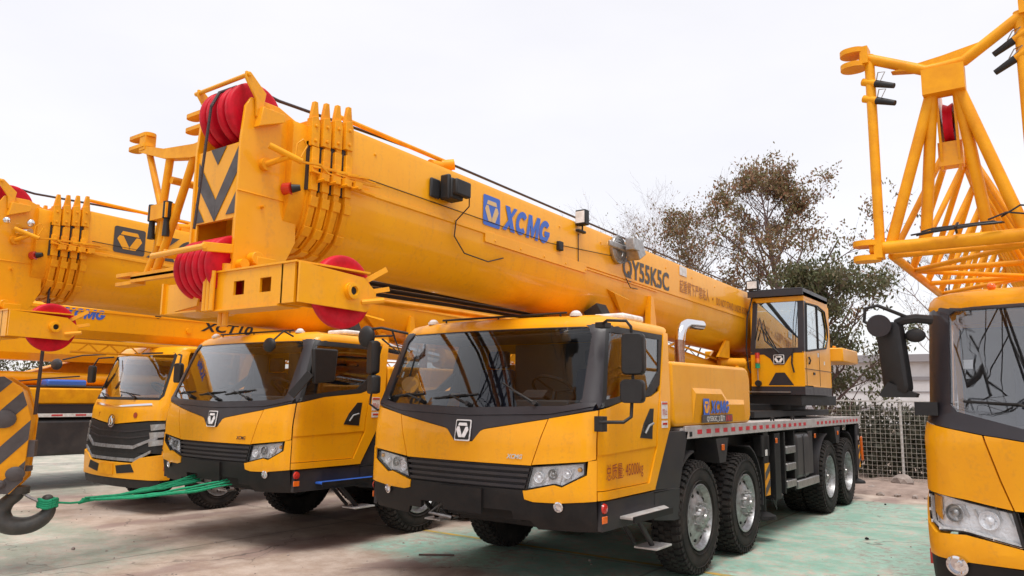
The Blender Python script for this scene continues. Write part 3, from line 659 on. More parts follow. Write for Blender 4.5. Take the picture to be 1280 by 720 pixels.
    mb.cyl((-.43, -3.16, 2.79), (.27, -3.20, 2.78), .020, n=10); mb.beam((.25, -3.20, 2.78), (.25, -2.98, 2.80), .02, .06); mb.beam((-.26, -3.17, 2.79), (-.26, -2.98, 2.80), .02, .06)
    head = mb.build('boom_head', 'yellow', root, bevel=.004)
    # sheaves
    def sheave(mb, c, r, ax=(1, 0, 0), wd=.055):
        a = wd / 2; mb.lathe([(.035, -a * .6), (r * .45, -a * .6), (r * .8, -a * .98), (r * .93, -a), (r * .985, -a * .75), (r, -a * .3), (r, a * .3), (r * .985, a * .75), (r * .93, a), (r * .8, a * .98), (r * .45, a * .6), (.035, a * .6)], c, ax, 44)
    for x in (-.125, -.04, .085, .175):
        mb = MB(); sheave(mb, (x, -2.84, 3.79), .220, wd=.058); mb.build('sheave', 'red', head, angle=50)
    for i in range(6):
        mb = MB(); sheave(mb, (-.165 + i * .072, -2.93, 2.69), .212, wd=.050); mb.build('sheave', 'red', head, angle=50)
    mb = MB(); mb.cyl((-.33, -2.84, 3.79), (.33, -2.84, 3.79), .03, n=12); mb.cyl((-.33, -2.94, 2.70), (.33, -2.94, 2.70), .035, n=12); mb.build('sheave_axle', 'yellow2', head)
    # hazard chevrons
    mb = MB(); Y = -2.978
    def chev(pts): mb.plate([(x, Y, z) for x, z in pts], (0, -.002, 0))
    chev([(-.09, 3.54), (.09, 3.54), (0, 3.42)]); chev([(-.225, 3.47), (-.225, 3.30), (0, 3.02), (0, 3.17)]); chev([(.235, 3.52), (.235, 3.34), (0.002, 3.02), (0.002, 3.17)])
    chev([(-.235, 3.18), (-.235, 3.03), (-.12, 3.03)]); chev([(.235, 3.20), (.235, 3.05), (.13, 3.05)]); mb.build('hazard_stripe', 'hivis_dark', head)
    # hoist rope
    mb = MB(); mb.tube([(.04, -3.085, 3.80), (.02, -3.10, 3.4), (0, -3.12, 2.94)], .011, 6); mb.tube([(.12, -2.84, 4.01), (.12, -2.6, 3.985), (.12, -1.0, 4.03), (.12, 2, 3.96), (.1, 7.5, 3.86)], .012, 6)
    mb.tube([(.04, -2.90, 4.01), (.04, -3.03, 3.92), (.04, -3.085, 3.80)], .011, 6); mb.build('hoist_rope', 'rope', root)
    # anchor arm with pin and hook eye, work horn
    mb = MB(); mb.cyl((.27, -2.80, 3.42), (.31, -2.80, 3.42), .045, n=12); mb.cyl((.30, -2.80, 3.42), (.46, -2.74, 3.46), .022, .018, 10); mb.cyl((.40, -2.86, 3.52), (.50, -2.66, 3.44), .022, n=10)
    mb.tube([(.48, -2.70, 3.46), (.49, -2.70, 3.56), (.50, -2.66, 3.60), (.51, -2.63, 3.56), (.50, -2.67, 3.47)], .006, 5); mb.tube([(.48, -2.68, 3.44), (.50, -2.5, 3.46), (.49, -2.42, 3.42)], .010, 5)
    mb.cyl((.27, -2.80, 3.12), (.31, -2.80, 3.12), .012, n=8); mb.build('rope_anchor', 'yellow2', head)
    mb = MB(); mb.cyl((.27, -2.62, 3.29), (.33, -2.60, 3.29), .045, n=14); mb.mi = 1; mb.cyl((.33, -2.60, 3.29), (.37, -2.56, 3.30), .032, .022, 12); mb.build('limit_switch', ['redlamp', 'black'], head)
    # swing-out single sheave across the nose
    mb = MB(); Yf = -3.06
    hole = lambda c: [(c - .035, 2.47), (c + .035, 2.47), (c + .035, 2.56), (c - .035, 2.56)]
    xs = [.14, .425, .495, .735, .805, 1.0]
    for a, b in ((.14, .40), (.51, .67), (.78, 1.0)): mb.box(a, b, Yf, Yf + .016, 2.39, 2.63)
    for a, b in ((.40, .51), (.67, .78)): mb.box(a, b, Yf, Yf + .016, 2.39, 2.47); mb.box(a, b, Yf, Yf + .016, 2.56, 2.63)
    mb.prism([(.12, Yf - .01), (1.02, Yf - .01), (1.05, -2.50), (.86, -2.50), (.86, -2.85), (.12, -2.85)], 'z', 2.63, 2.642)
    mb.prism([(.12, Yf - .01), (.86, Yf - .01), (.86, -2.90), (.12, -2.90)], 'z', 2.376, 2.388)
    mb.box(.14, .86, -2.875, -2.86, 2.39, 2.63)
    for x0, x1 in ((.875, .89), (1.03, 1.046)):
        mb.prism([(Yf, 2.39), (Yf, 2.63), (-2.55, 2.60), (-2.44, 2.52), (-2.44, 2.46), (-2.52, 2.38)], 'x', x0, x1)
    mb.cyl((1.045, -2.66, 2.50), (1.065, -2.66, 2.50), .055, n=20); mb.lathe([(.048, 0), (.052, .018), (.03, .02), (.024, 0)], (1.065, -2.66, 2.50), (1, 0, 0), 18)
    for x in (.135, .175, .215): mb.cyl((x, Yf - .03, 2.38), (x, Yf - .03, 2.64), .017, n=10)
    for x in (.16, .21): mb.cyl((x, -2.98, 2.29), (x, -2.98, 2.38), .02, n=10)
    mb.cyl((.20, -2.98, 2.63), (.20, -2.98, 2.70), .05, n=14)
    mb.beam((.98, -2.50, 2.58), (1.05, -2.36, 2.68), .03, .035); mb.beam((1.0, -2.46, 2.52), (1.06, -2.34, 2.55), .03, .03); mb.cyl((1.04, -2.56, 2.44), (1.12, -2.44, 2.46), .018, n=8)
    # mating plate on the other side
    mb.prism([(-.50, 2.40), (-.10, 2.44), (-.06, 2.60), (-.52, 2.61)], 'y', -3.0, -2.985); mb.prism([(-.50, -3.0), (-.10, -3.0), (-.10, -2.7), (-.50, -2.7)], 'z', 2.40, 2.412); mb.box(-.52, -.50, -3.02, -2.7, 2.40, 2.62)
    sb = mb.build('single_sheave_bracket', 'yellow', root, bevel=.003)
    mb = MB(); sheave(mb, (.958, -2.66, 2.50), .235, wd=.075); mb.build('sheave', 'red', sb, angle=50)
    mb = MB(); mb.cyl((1.062, -2.66, 2.50), (1.070, -2.66, 2.50), .026, n=12); mb.build('bearing_hole', 'chassis', sb)
    # pendant rod on top
    mb = MB(shear); mb.tube([(.16, -2.05, 4.03), (.16, -.72, 4.03)], .020, 8); mb.cyl((.16, -.98, 3.95), (.16, -.72, 3.985), .045, n=12); mb.cyl((.16, -.82, 3.98), (.24, -.74, 4.0), .05, n=14); mb.obox((.16, -.85, 3.90), .1, .2, .09)
    mb.build('top_rod', 'yellow2', boom)
    # side fittings
    if not P.get('second'):
        mb = MB(shear); mb.obox((.44, -1.22, 3.62), .03, .12, .17); mb.obox((.50, -1.07, 3.63), .14, .16, .18); mb.obox((.585, -1.04, 3.64), .06, .20, .14); mb.obox((.50, -1.15, 3.64), .1, .04, .22)
        mb.build('cable_drum_cover', 'black', boom, bevel=.02)
        mb = MB(shear); mb.tube([(.60, -.95, 3.62), (.56, -.90, 3.52), (.44, -.93, 3.40), (.44, -.95, 3.26), (.45, -.82, 3.13), (.43, -.45, 3.12), (.42, -.2, 3.2)], .006, 5); mb.tube([(.428, 1.18, 3.72), (.428, 1.18, 3.36)], .005, 5)
        mb.tube([(.428, -2.1, 3.50), (.428, .6, 3.50), (.428, 2.1, 3.62)], .004, 4); mb.tube([(.43, 2.3, 3.40), (.47, 2.35, 3.28), (.44, 2.6, 3.30)], .006, 5); mb.build('cable', 'cable', boom)
        mb = MB(shear); mb.obox((.49, 1.16, 3.885), .13, .09, .17); mb.obox((.46, 1.18, 3.74), .05, .16, .03); mb.beam((.48, 1.18, 3.74), (.48, 1.18, 3.82), .02, .02); mb.obox((.44, .78, 3.50), .05, .08, .10); mb.build('work_light', 'black', boom, bevel=.012)
        mb = MB(shear); mb.plate([(.435, 1.112, 3.82), (.545, 1.112, 3.82), (.545, 1.112, 3.95), (.435, 1.112, 3.95)], (0, -.004, 0)); mb.build('lamp_glass', 'white', boom)
        mb = MB(shear)
        for r in (.10, .135, .165): mb.lathe([(r, .0), (r + .012, .02), (r, .05), (r - .012, .02), (r, 0)], (.43, 2.08, 3.70), (1, 0, 0), 28)
        mb.lathe([(.17, 0), (.17, .03), (.02, .03)], (.43, 2.08, 3.70), (1, 0, 0), 28); mb.obox((.50, 2.02, 3.72), .04, .52, .07); mb.obox((.57, 2.28, 3.72), .17, .20, .20, Matrix.Rotation(.5, 3, 'X')); mb.obox((.60, 2.16, 3.76), .12, .16, .15)
        mb.build('cable_reel', 'steel', boom, bevel=.02)
        mb = MB(shear); mb.box(.42, .434, -.50, 1.35, 3.30, 3.398); mb.box(.42, .432, 1.35, 3.2, 3.345, 3.36); [mb.cyl((.43, -.35 + i * .42, 3.335), (.442, -.35 + i * .42, 3.335), .011, n=6) for i in range(5)]; [mb.cyl((.418, -1.9 + i * .9, 3.72), (.428, -1.9 + i * .9, 3.72), .012, n=6) for i in range(9)]; mb.build('cover_strip', 'yellow', boom, bevel=.002)
        org = lambda y, z: (.4245, y, z + bz(y)); sl = (0, 1, -.019)
        emblem(['blue', 'cream'], 'emblem', Vector(org(-.40, 3.605)), sl, (0, 0, 1), .26, boom, th=.002, h=.29)
        mb = MB(); bold_logo(mb, org(-.20, 3.475), sl, (0, 0, 1), .245, .80); mb.build('lettering', 'blue', boom)
        mb = MB(); put_text(mb, 'QY55K5C', org(2.24, 3.415), sl, (0, 0, 1), .34, width=1.35, bold=.026, off=.002); mb.plate([org(2.36, 3.48), org(2.40, 3.50), org(2.475, 3.40), org(2.43, 3.385)], (.0035, 0, 0)); mb.build('lettering', 'inkgrey', boom)
        mb = MB(); put_text(mb, '起重臂下严禁站人', org(3.95, 3.47), sl, (0, 0, 1), .20, width=1.1, bold=.004, off=.002); put_text(mb, 'DO NOT STAND UNDER BOOM', org(5.35, 3.45), sl, (0, 0, 1), .16, width=1.45, bold=.012, off=.002)
        mb.lathe([(.02, 0), (.02, .003), (.001, .003)], org(5.2, 3.52), (1, 0, 0), 10); mb.build('warning_lettering', 'inkbrown', boom)
        mb = MB(); mb.plate([org(3.95, 3.70), org(4.20, 3.70), org(4.20, 3.83), org(3.95, 3.83)], (.003, 0, 0)); mb.build('sticker', 'white', boom)
    else:
        org = lambda y, z: (.4245, y, z + bz(y)); sl = (0, 1, -.019)
        emblem(['inkgrey', 'yellow'], 'emblem', Vector(org(-1.69, 3.60)), sl, (0, 0, 1), .36, boom, th=.002, h=.30)
        mb = MB(); bold_logo(mb, org(-1.44, 3.45), sl, (0, 0, 1), .29, 1.35); mb.build('lettering', 'inkgrey', boom)
        mb = MB(shear); mb.tube([(.428, -2.1, 3.52), (.428, .6, 3.50)], .004, 4); mb.build('cable', 'cable', boom)
        mb = MB(); mb.cyl((.30, -2.78, 3.52), (.42, -2.72, 3.50), .045, n=12); mb.sph((.36, -2.92, 3.60), .035); mb.sph((.42, -2.72, 3.60), .04); mb.build('anchor_pin', 'chrome', head)
    return boom

# ------------------------------------------------------------------ lattice jib (folding), base at its front frame
def lattice_jib(root, cx, y0, z0, z1, hw, L, apex, tall=1.0, name='lattice_jib', lean=0):
    mb = MB(); r = .032
    yl = y0 + L; a = Vector((cx, y0, apex))
    TLx, TRx = cx - hw, cx + hw
    # front frame: posts, bottom bar, top arms up to the lugs
    mb.tube([(TLx, y0, z0), (TLx, y0, z1)], r, 12); mb.tube([(TRx, y0, z0), (TRx, y0, z1 + .06)], r, 12)
    mb.tube([(TLx - .06, y0, z0 + .01), (TRx + .1, y0, z0 + .01)], .042, 12)
    mb.tube([(TLx - .05, y0, z1), (cx - .10, y0, apex + .13), (cx, y0, apex + .13)], .036, 12); mb.tube([(cx, y0, apex + .13), (cx + .12, y0, apex + .14), (TRx + .05, y0, z1 + .06)], .036, 12)
    mb.prism([(cx - .30, apex + .165), (cx, apex + .11), (cx + .24, apex + .24), (cx, apex + .20)], 'y', y0 - .02, y0 + .05)
    mb.obox((cx, y0, apex + .03), .24, .12, .17)
    for sx, z in ((TLx - .10, z1 - .005), (TLx - .08, z0), (TRx + .10, z1 + .09), (TRx + .14, z0 + .02)):
        for dz in (-.055, .045):
            mb.plate([(sx + dx, y0 + dy, z + dz - .018) for dx, dy in rrect(-.085, .085, -.075, .075, .073, 6)], (0, 0, .036))
        mb.obox((sx + (.075 if sx < cx else -.075), y0, z), .05, .11, .12)
    # A frame legs running back from the head of the frame
    for sg, off in ((-1, .05), (-1, .17), (1, .05), (1, .17)):
        fx = cx + sg * (hw - .06 if off < .1 else hw - .25)
        mb.tube([(cx + sg * .07, y0 + .02, apex), (fx, y0 + off - .02, z0 + .03)], .036, 12)
    zb = z0 - .02; za = apex - .15
    # lattice body: triangular section, apex up, tapering away
    n = max(5, int(L / .72))
    def C(i, w_): t = i / n; y = y0 + .15 + (L - .15) * t; k = 1 - .25 * t; return (Vector((cx + w_ * (hw - .05) * k, y, zb)), Vector((cx, y, za - .10 * t)))
    for sg in (-1, 1): mb.tube([C(i, sg)[0] for i in range(n + 1)], .030, 10)
    mb.tube([C(i, 1)[1] for i in range(n + 1)], .034, 10)
    for i in range(n):
        for sg in (-1, 1):
            b0 = C(i, sg)[0]; b1 = C(i + 1, sg)[0]; t0 = C(i, 1)[1]; t1 = C(i + 1, 1)[1]; tm = (t0 + t1) / 2
            mb.tube([b0, tm], .022, 8); mb.tube([tm, b1], .022, 8)
        l0 = C(i, -1)[0]; r0 = C(i, 1)[0]; l1 = C(i + 1, -1)[0]; r1 = C(i + 1, 1)[0]
        mb.tube([l0, r0], .020, 8); mb.tube([l0, r1] if i % 2 else [r0, l1], .018, 8)
    o = mb.build(name, 'yellow2', root, angle=50)
    for sg, k in ((-1, 0), (-1, 1), (1, 0), (1, 1)):
        mb = MB(); px = cx + sg * hw; z = z1 - .20 - .12 * k + (.10 if sg > 0 else 0)
        d = Vector((.9, -.25, -.42 if sg < 0 else .42)).normalized() * (1 if sg < 0 else -1); c = Vector((px, y0 - .01, z))
        mb.mi = 0; mb.cyl(c - d * .055, c + d * .04, .026, n=12); mb.mi = 1; mb.cyl(c + d * .03, c + d * .17, .026, .018, 12)
        mb.mi = 2; mb.tube([c + d * .05 + Vector((0, -.02, .02)), c + d * .03 + Vector((.03, -.03, .06)), c + d * .08 + Vector((.03, -.03, .07)), c + d * .08 + Vector((.0, -.02, .02))], .004, 4)
        mb.build('lock_pin', ['yellow2', 'black', 'steel'], o)
    mb = MB(); mb.lathe([(.03, -.02), (.13, -.028), (.14, -.028), (.125, 0), (.14, .028), (.13, .028), (.03, .02)], (cx, y0 + .20, apex - .20), (1, 0, 0), 28); mb.build('sheave', 'red', o)
    mb = MB()
    for dx in (-.05, .05): mb.prism([(y0 + .02, apex + .06), (y0 + .30, apex + .02), (y0 + .34, apex - .20), (y0 + .20, apex - .52), (y0 + .12, apex - .52), (y0 + .05, apex - .2)], 'x', cx + dx - .008, cx + dx + .008)
    mb.obox((cx, y0 + .16, apex - .42), .14, .1, .16); mb.build('sheave_cheek', 'yellow', o)
    return o

def folded_jib(root):
    Y = -2.80; mb = MB(); r = .026
    mb.prism([(-1.36, 3.86), (-.98, 3.76), (-.56, 3.72), (-.28, 3.74), (-.28, 3.60), (-.60, 3.62), (-.98, 3.68), (-1.36, 3.80)], 'y', Y - .04, Y + .05)
    for z0, z1 in ((3.925, 3.955), (3.835, 3.865)): mb.plate([(-1.58 + x, Y + y, z0) for x, y in rrect(.04, .34, -.05, .05, .045)], (.0, 0, z1 - z0))
    for z in (3.94, 3.83): mb.plate([(x, Y + y, z) for x, y in rrect(-.70, -.34, -.05, .05, .045)], (0, 0, .03))
    mb.box(-.36, -.30, Y - .04, Y + .04, 3.6, 3.98); mb.box(-1.35, -1.26, Y - .045, Y + .045, 3.81, 3.95)
    mb.prism([(-.66, 3.66), (-.27, 3.66), (-.27, 3.30), (-.36, 3.32)], 'y', Y, Y + .02)
    mb.tube([(-1.27, Y, 3.80), (-1.0, Y, 3.26)], r, 10); mb.tube([(-.94, Y, 3.70), (-1.0, Y, 3.26)], r * 1.2, 10)
    mb.obox((-.95, Y - .01, 3.24), .26, .12, .12)
    mb.tube([(-1.0, Y, 3.2), (-1.07, Y + .02, 2.96), (-1.16, Y, 2.76)], r * 1.1, 10); mb.tube([(-.58, Y, 3.68), (-.80, Y, 3.2), (-1.03, Y, 2.76)], r * 1.2, 10); mb.tube([(-.95, Y, 3.2), (-.98, Y, 2.98)], r * 1.3, 10)
    for z in (2.77, 2.70): mb.plate([(x, Y + y, z) for x, y in rrect(-1.56, -1.22, -.05, .05, .04)], (0, 0, .028))
    mb.prism([(-1.28, Y - .06), (-.42, Y - .06), (-.42, Y + .10), (-1.28, Y + .06)], 'z', 2.735, 2.755); mb.box(-1.28, -.5, Y - .06, Y - .045, 2.71, 2.78)
    # chords running back under the boom
    for x, z in ((-1.12, 2.80), (-.62, 2.82), (-.9, 3.5)): mb.tube([(x, Y, z), (x + .1, Y + 3.2, z + .02), (x + .16, Y + 6.5, z + .02)], .030, 10)
    o = mb.build('folding_jib', 'yellow2', root, angle=50)
    for x in (-1.06, -.85): mb = MB(); mb.cyl((x, Y - .04, 3.18), (x, Y - .04, 3.31), .034, n=12); mb.cyl((x, Y - .04, 3.04), (x, Y - .04, 3.18), .028, .022, 12); mb.build('lock_pin', 'black', o)
    mb = MB()
    for x, z, rr in ((-.52, 2.90, .026), (-.46, 2.84, .022), (-.66, 2.86, .018), (-.40, 2.78, .020)): mb.tube([(x, -2.1, z - .02), (x, 0, z), (x + .02, 3.2, z)], rr, 8)
    mb.obox((-.5, 2.2, 2.86), .3, .35, .12); mb.build('hydraulic_pipe', 'cable', root)
    return o
# ------------------------------------------------------------------ carrier chassis, deck and outriggers
AX = (2.15, 3.62, 7.87, 9.22)
def carrier(root, P):
    mb = MB(); mb.box(-.50, .50, .35, 10.3, .62, 1.15); mb.box(-.9, .9, 4.4, 6.9, .75, 1.40); mb.box(-1.1, 1.1, 1.7, 10.2, 1.25, 1.52)
    for y in AX: mb.cyl((-1.1, y, .6), (1.1, y, .6), .12, n=12); mb.sph((0, y, .6), .24)
    for y in (4.55, 10.25): mb.box(-1.30, 1.30, y - .16, y + .16, .78, 1.30)
    mb.box(-.45, .45, .1, 1.5, .70, 1.0)
    ch = mb.build('chassis', 'chassis', root, bevel=.01)
    # deck
    mb = MB(); mb.box(-1.36, 1.36, 3.92, 10.45, 1.53, 1.565); mb.box(-1.36, 1.36, 1.70, 3.92, 1.525, 1.555); dk = mb.build('deck', 'tread', root)
    mb = MB()
    for sg in (1, -1): mb.box(min(1.345 * sg, 1.378 * sg), max(1.345 * sg, 1.378 * sg), 1.80, 10.45, 1.437, 1.572)
    mb.box(-1.345, 1.345, 10.43, 10.452, 1.415, 1.56); mb.build('deck_edge', 'rail', dk, bevel=.004)
    mb = MB()
    for sg in (1, -1):
        X = 1.379 * sg; y = 1.90
        mb.mi = 0; mb.box(min(X, X + .003 * sg), max(X, X + .003 * sg), 1.9, 1.97, 1.46, 1.51); mb.mi = 1
        y = 2.12
        while y < 10.25:
            if not 6.55 < y < 6.95: mb.box(min(X, X + .002 * sg), max(X, X + .002 * sg), y, y + .13, 1.480, 1.528)
            y += .265
    mb.build('reflective_tape', ['chassis', 'redstripe'], dk)
    mb = MB()
    for y in (5.0, 6.0): mb.tube([(1.30, y, 1.56), (1.30, y, 1.61), (1.30, y + .12, 1.61), (1.30, y + .12, 1.56)], .012, 6)
    mb.build('lashing_ring', 'chassis', dk)
    # wheels
    for i, y in enumerate(AX):
        for sg in (1, -1): wheel(root, 1.375 * sg, y, .6, sg, rear=i > 1)
        if i > 1:
            for sg in (1, -1):
                o = wheel(root, 1.03 * sg, y, .6, sg, rear=True)
    # mudguards: arched strips
    def arch(mb, sg, yc, a0, a1, r=.70, w0=.62):
        pts = [R_(a0 + (a1 - a0) * i / 10) for i in range(11)]; X0, X1 = (1.37 - w0) * sg, 1.37 * sg
        rings = [[(X0, yc + math.cos(t) * rr, .6 + math.sin(t) * rr) for rr in (r, r + .02)] + [(X1, yc + math.cos(t) * rr, .6 + math.sin(t) * rr) for rr in (r + .02, r)] for t in pts]
        mb.loft(rings)
    for sg in (1, -1):
        for yc, a0, a1 in ((AX[1], 72, -8), (AX[2], 185, 95), (AX[3], 78, -10), (AX[0], 170, 100)):
            mb = MB(); arch(mb, sg, yc, a0, a1); mb.build('mudguard', 'dark', root, angle=50)
        X = 1.372 * sg
        for y in ((AX[0] + AX[1]) / 2, (AX[2] + AX[3]) / 2): mb = MB(); mb.prism([(y - .20, 1.41), (y + .20, 1.41), (y + .10, 1.13), (y - .10, 1.13)], 'x', X, X - .30 * sg); mb.build('fender_bracket', 'dark', root)
        mb = MB(); mb.box(min(X, X - .02 * sg), max(X, X - .02 * sg), 10.0, 10.20, .55, 1.41); mb.build('mud_flap', 'dark', root)
    for sg in (1, -1):
        X = 1.374 * sg
        for y in ((AX[0] + AX[1]) / 2, (AX[2] + AX[3]) / 2, 4.95, 7.0):
            mb = MB(); mb.box(min(X, X + .012 * sg), max(X, X + .012 * sg), y - .04, y + .04, 1.27, 1.34); mb.build('side_lamp', 'orange', root, bevel=.004)
    # outriggers
    for y in (4.55, 10.25):
        for sg in (1, -1):
            mb = MB(); X = 1.26 * sg; mb.obox((X, y, 1.02), .20, .20, .85); mb.cyl((X, y, .38), (X, y, .62), .07, n=14); mb.obox((1.30 * sg, y - .02, 1.25), .12, .34, .28)
            o = mb.build('outrigger', 'chassis', root, bevel=.012)
            mb = MB(); xx = 1.362 * sg
            mb.plate([(xx, y - .10, .60), (xx, y + .10, .60), (xx, y + .10, 1.02), (xx, y - .10, 1.02)], (.006 * sg, 0, 0)); mb.mi = 1
            for zb in (.60, .80): mb.plate([(xx + .007 * sg, y - .10, zb), (xx + .007 * sg, y - .10, zb + .10), (xx + .007 * sg, y + .10, zb + .22), (xx + .007 * sg, y + .10, zb + .12)], (.002 * sg, 0, 0))
            mb.build('hazard_plate', ['yellow2', 'hivis_dark'], o)
            mb = MB(); mb.lathe([(.20, 0), (.19, .04), (.07, .09), (.001, .09)], (X, y, .30), (0, 0, 1), 20); mb.build('outrigger_foot', 'chassis', o)
            mb = MB(); mb.plate([(xx + .0 * sg, y - .06, 1.12), (xx, y + .03, 1.12), (xx, y + .03, 1.20), (xx, y - .06, 1.20)], (.004 * sg, 0, 0)); mb.build('sticker', 'white', o)
    # levers, pipes, ladder, tank, side rail
    mb = MB()
    for k in range(4): mb.beam((1.33, 4.86 + .05 * k, .52 + .04 * k), (1.30, 5.12, .36 + .05 * k), .012, .03)
    mb.box(1.15, 1.36, 4.92, 5.18, .50, 1.40); mb.build('control_box', 'chassis', root, bevel=.01)
    for z in (.62, .86, 1.10): mb = MB(); mb.box(1.18, 1.385, 5.42, 5.86, z, z + .10); mb.build('ladder_step', 'steel', root, bevel=.008)
    mb = MB(); mb.box(1.10, 1.36, 5.36, 5.42, .55, 1.41); mb.box(1.10, 1.36, 5.86, 5.90, .55, 1.41); mb.box(.95, 1.15, 5.3, 7.1, .6, 1.41); mb.build('ladder_frame', 'chassis', root)
    mb = MB(); mb.obox((1.20, 6.35, 1.03), .33, .74, .68); mb.build('fuel_tank', 'tank', root, bevel=.07, seg=4)
    mb = MB(); mb.obox((1.18, 6.90, 1.05), .30, .26, .66); mb.obox((1.375, 6.36, 1.03), .012, .04, .66); mb.build('tank_strap', 'tank', root, bevel=.03, seg=3)
    mb = MB(); mb.box(1.33, 1.385, 5.95, 7.15, .56, .68); mb.build('underrun_rail', 'steel', root, bevel=.012)
    mb = MB(); mb.obox((1.39, 10.42, .95), .03, .10, .46, Matrix.Rotation(.15, 3, 'X')); mb.obox((1.36, 10.50, .90), .05, .14, .10); mb.build('rear_marker', 'orange', root, bevel=.004)
    # towing eye, air hose and bits behind the bumper
    mb = MB(); mb.tube([(.72, .02, .72), (.80, -.04, .70), (.86, .02, .74), (.98, .1, .72)], .014, 6); mb.tube([(-.5, .1, .80), (-.6, 0, .70), (-.4, .1, .66)], .02, 6); mb.build('towing_eye', 'steel', root)
    # engine covers
    for sg in (1, -1):
        a, b = (1.374 * sg, .62 * sg); x0, x1 = min(a, b), max(a, b)
        mb = MB(); mb.prism([(1.56, 1.57), (3.86, 1.57), (3.93, 1.66), (3.93, 2.12), (3.86, 2.24), (3.74, 2.27), (1.46, 2.245), (1.50, 1.62)], 'x', a, b)
        o = mb.build('engine_cover', 'yellow', root, bevel=.04, seg=4, angle=30)
        if sg > 0:
            mb = MB(); X = 1.374
            mb.add([(X + .002, 2.0, 1.98), (X + .028, 2.05, 1.92), (X + .028, 2.84, 1.92), (X + .028, 3.02, 1.80), (X + .028, 3.60, 1.80), (X + .002, 3.66, 1.86), (X + .002, 3.06, 1.86), (X + .002, 2.86, 1.98), (X + .002, 2.0, 1.60), (X + .002, 3.7, 1.60)], [(0, 1, 2, 7), (7, 2, 3, 6), (6, 3, 4, 5), (0, 1, 8), (1, 2, 3, 4, 9, 8), (4, 5, 9)])
            mb.build('cover_pressing', 'yellow', o, angle=20)
            emblem(['blue', 'yellow'], 'emblem', (X + .030, 2.33, 1.77), (0, 1, 0), (0, 0, 1), .17, o, th=.003, h=.19)
            mb = MB(); bold_logo(mb, (X + .030, 2.47, 1.70), (0, 1, 0), (0, 0, 1), .145, .58); mb.build('lettering', 'blue', o)
            mb = MB(); mb.plate([(X + .018, 2.22, 1.60), (X + .018, 3.15, 1.60), (X + .018, 3.15, 1.685), (X + .018, 2.22, 1.685)], (.016, 0, 0)); mb.build('model_plate', 'hivis_dark', o)
            mb = MB(); put_text(mb, 'QY55K5C_2 国六', (X + .034, 2.33, 1.617), (0, 1, 0), (0, 0, 1), .075, width=.56, bold=.02, off=.002); mb.build('model_lettering', 'white', o)
            mb = MB()
            for i in range(4): mb.plate([(X + .035, 2.93 + i * .05, 1.61), (X + .035, 2.95 + i * .05, 1.61), (X + .035, 2.97 + i * .05, 1.675), (X + .035, 2.95 + i * .05, 1.675)], (.002, 0, 0))
            mb.build('model_stripe', 'redstripe', o)
    mb = MB(); mb.box(-.62, .62, 1.55, 3.7, 1.5, 1.95); mb.build('engine', 'chassis', root, bevel=.03)
    mb = MB(); mb.tube([(1.0, 2.56, 2.15), (1.0, 2.56, 2.48), (1.0, 2.58, 2.56)], .060, 16); mb.mi = 0; ex = mb.build('exhaust', 'copper', root)
    mb = MB(); mb.tube([(1.0, 2.575, 2.54), (1.0, 2.60, 2.64), (1.0, 2.67, 2.72), (1.0, 2.80, 2.765), (1.0, 3.0, 2.775), (1.0, 3.25, 2.785)], .062, 16, False); mb.build('exhaust_tip', 'chrome', ex, angle=60)
    # boom rest
    mb = MB()
    for sg in (1, -1): mb.beam((.42 * sg, 1.62, 1.5), (.46 * sg, 1.62, 2.72), .12, .14)
    mb.box(-.52, .52, 1.55, 1.70, 2.60, 2.72); mb.build('boom_rest', 'chassis', root, bevel=.01)
    mb = MB(); mb.obox((.42, 1.62, 2.80), .20, .22, .16, Matrix.Rotation(-.5, 3, 'Y')); mb.build('rest_pad', 'rubber', root, bevel=.01); mb = MB(); mb.obox((-.42, 1.62, 2.80), .2, .22, .16, Matrix.Rotation(.5, 3, 'Y')); mb.build('rest_pad', 'rubber', root, bevel=.01)
    return ch

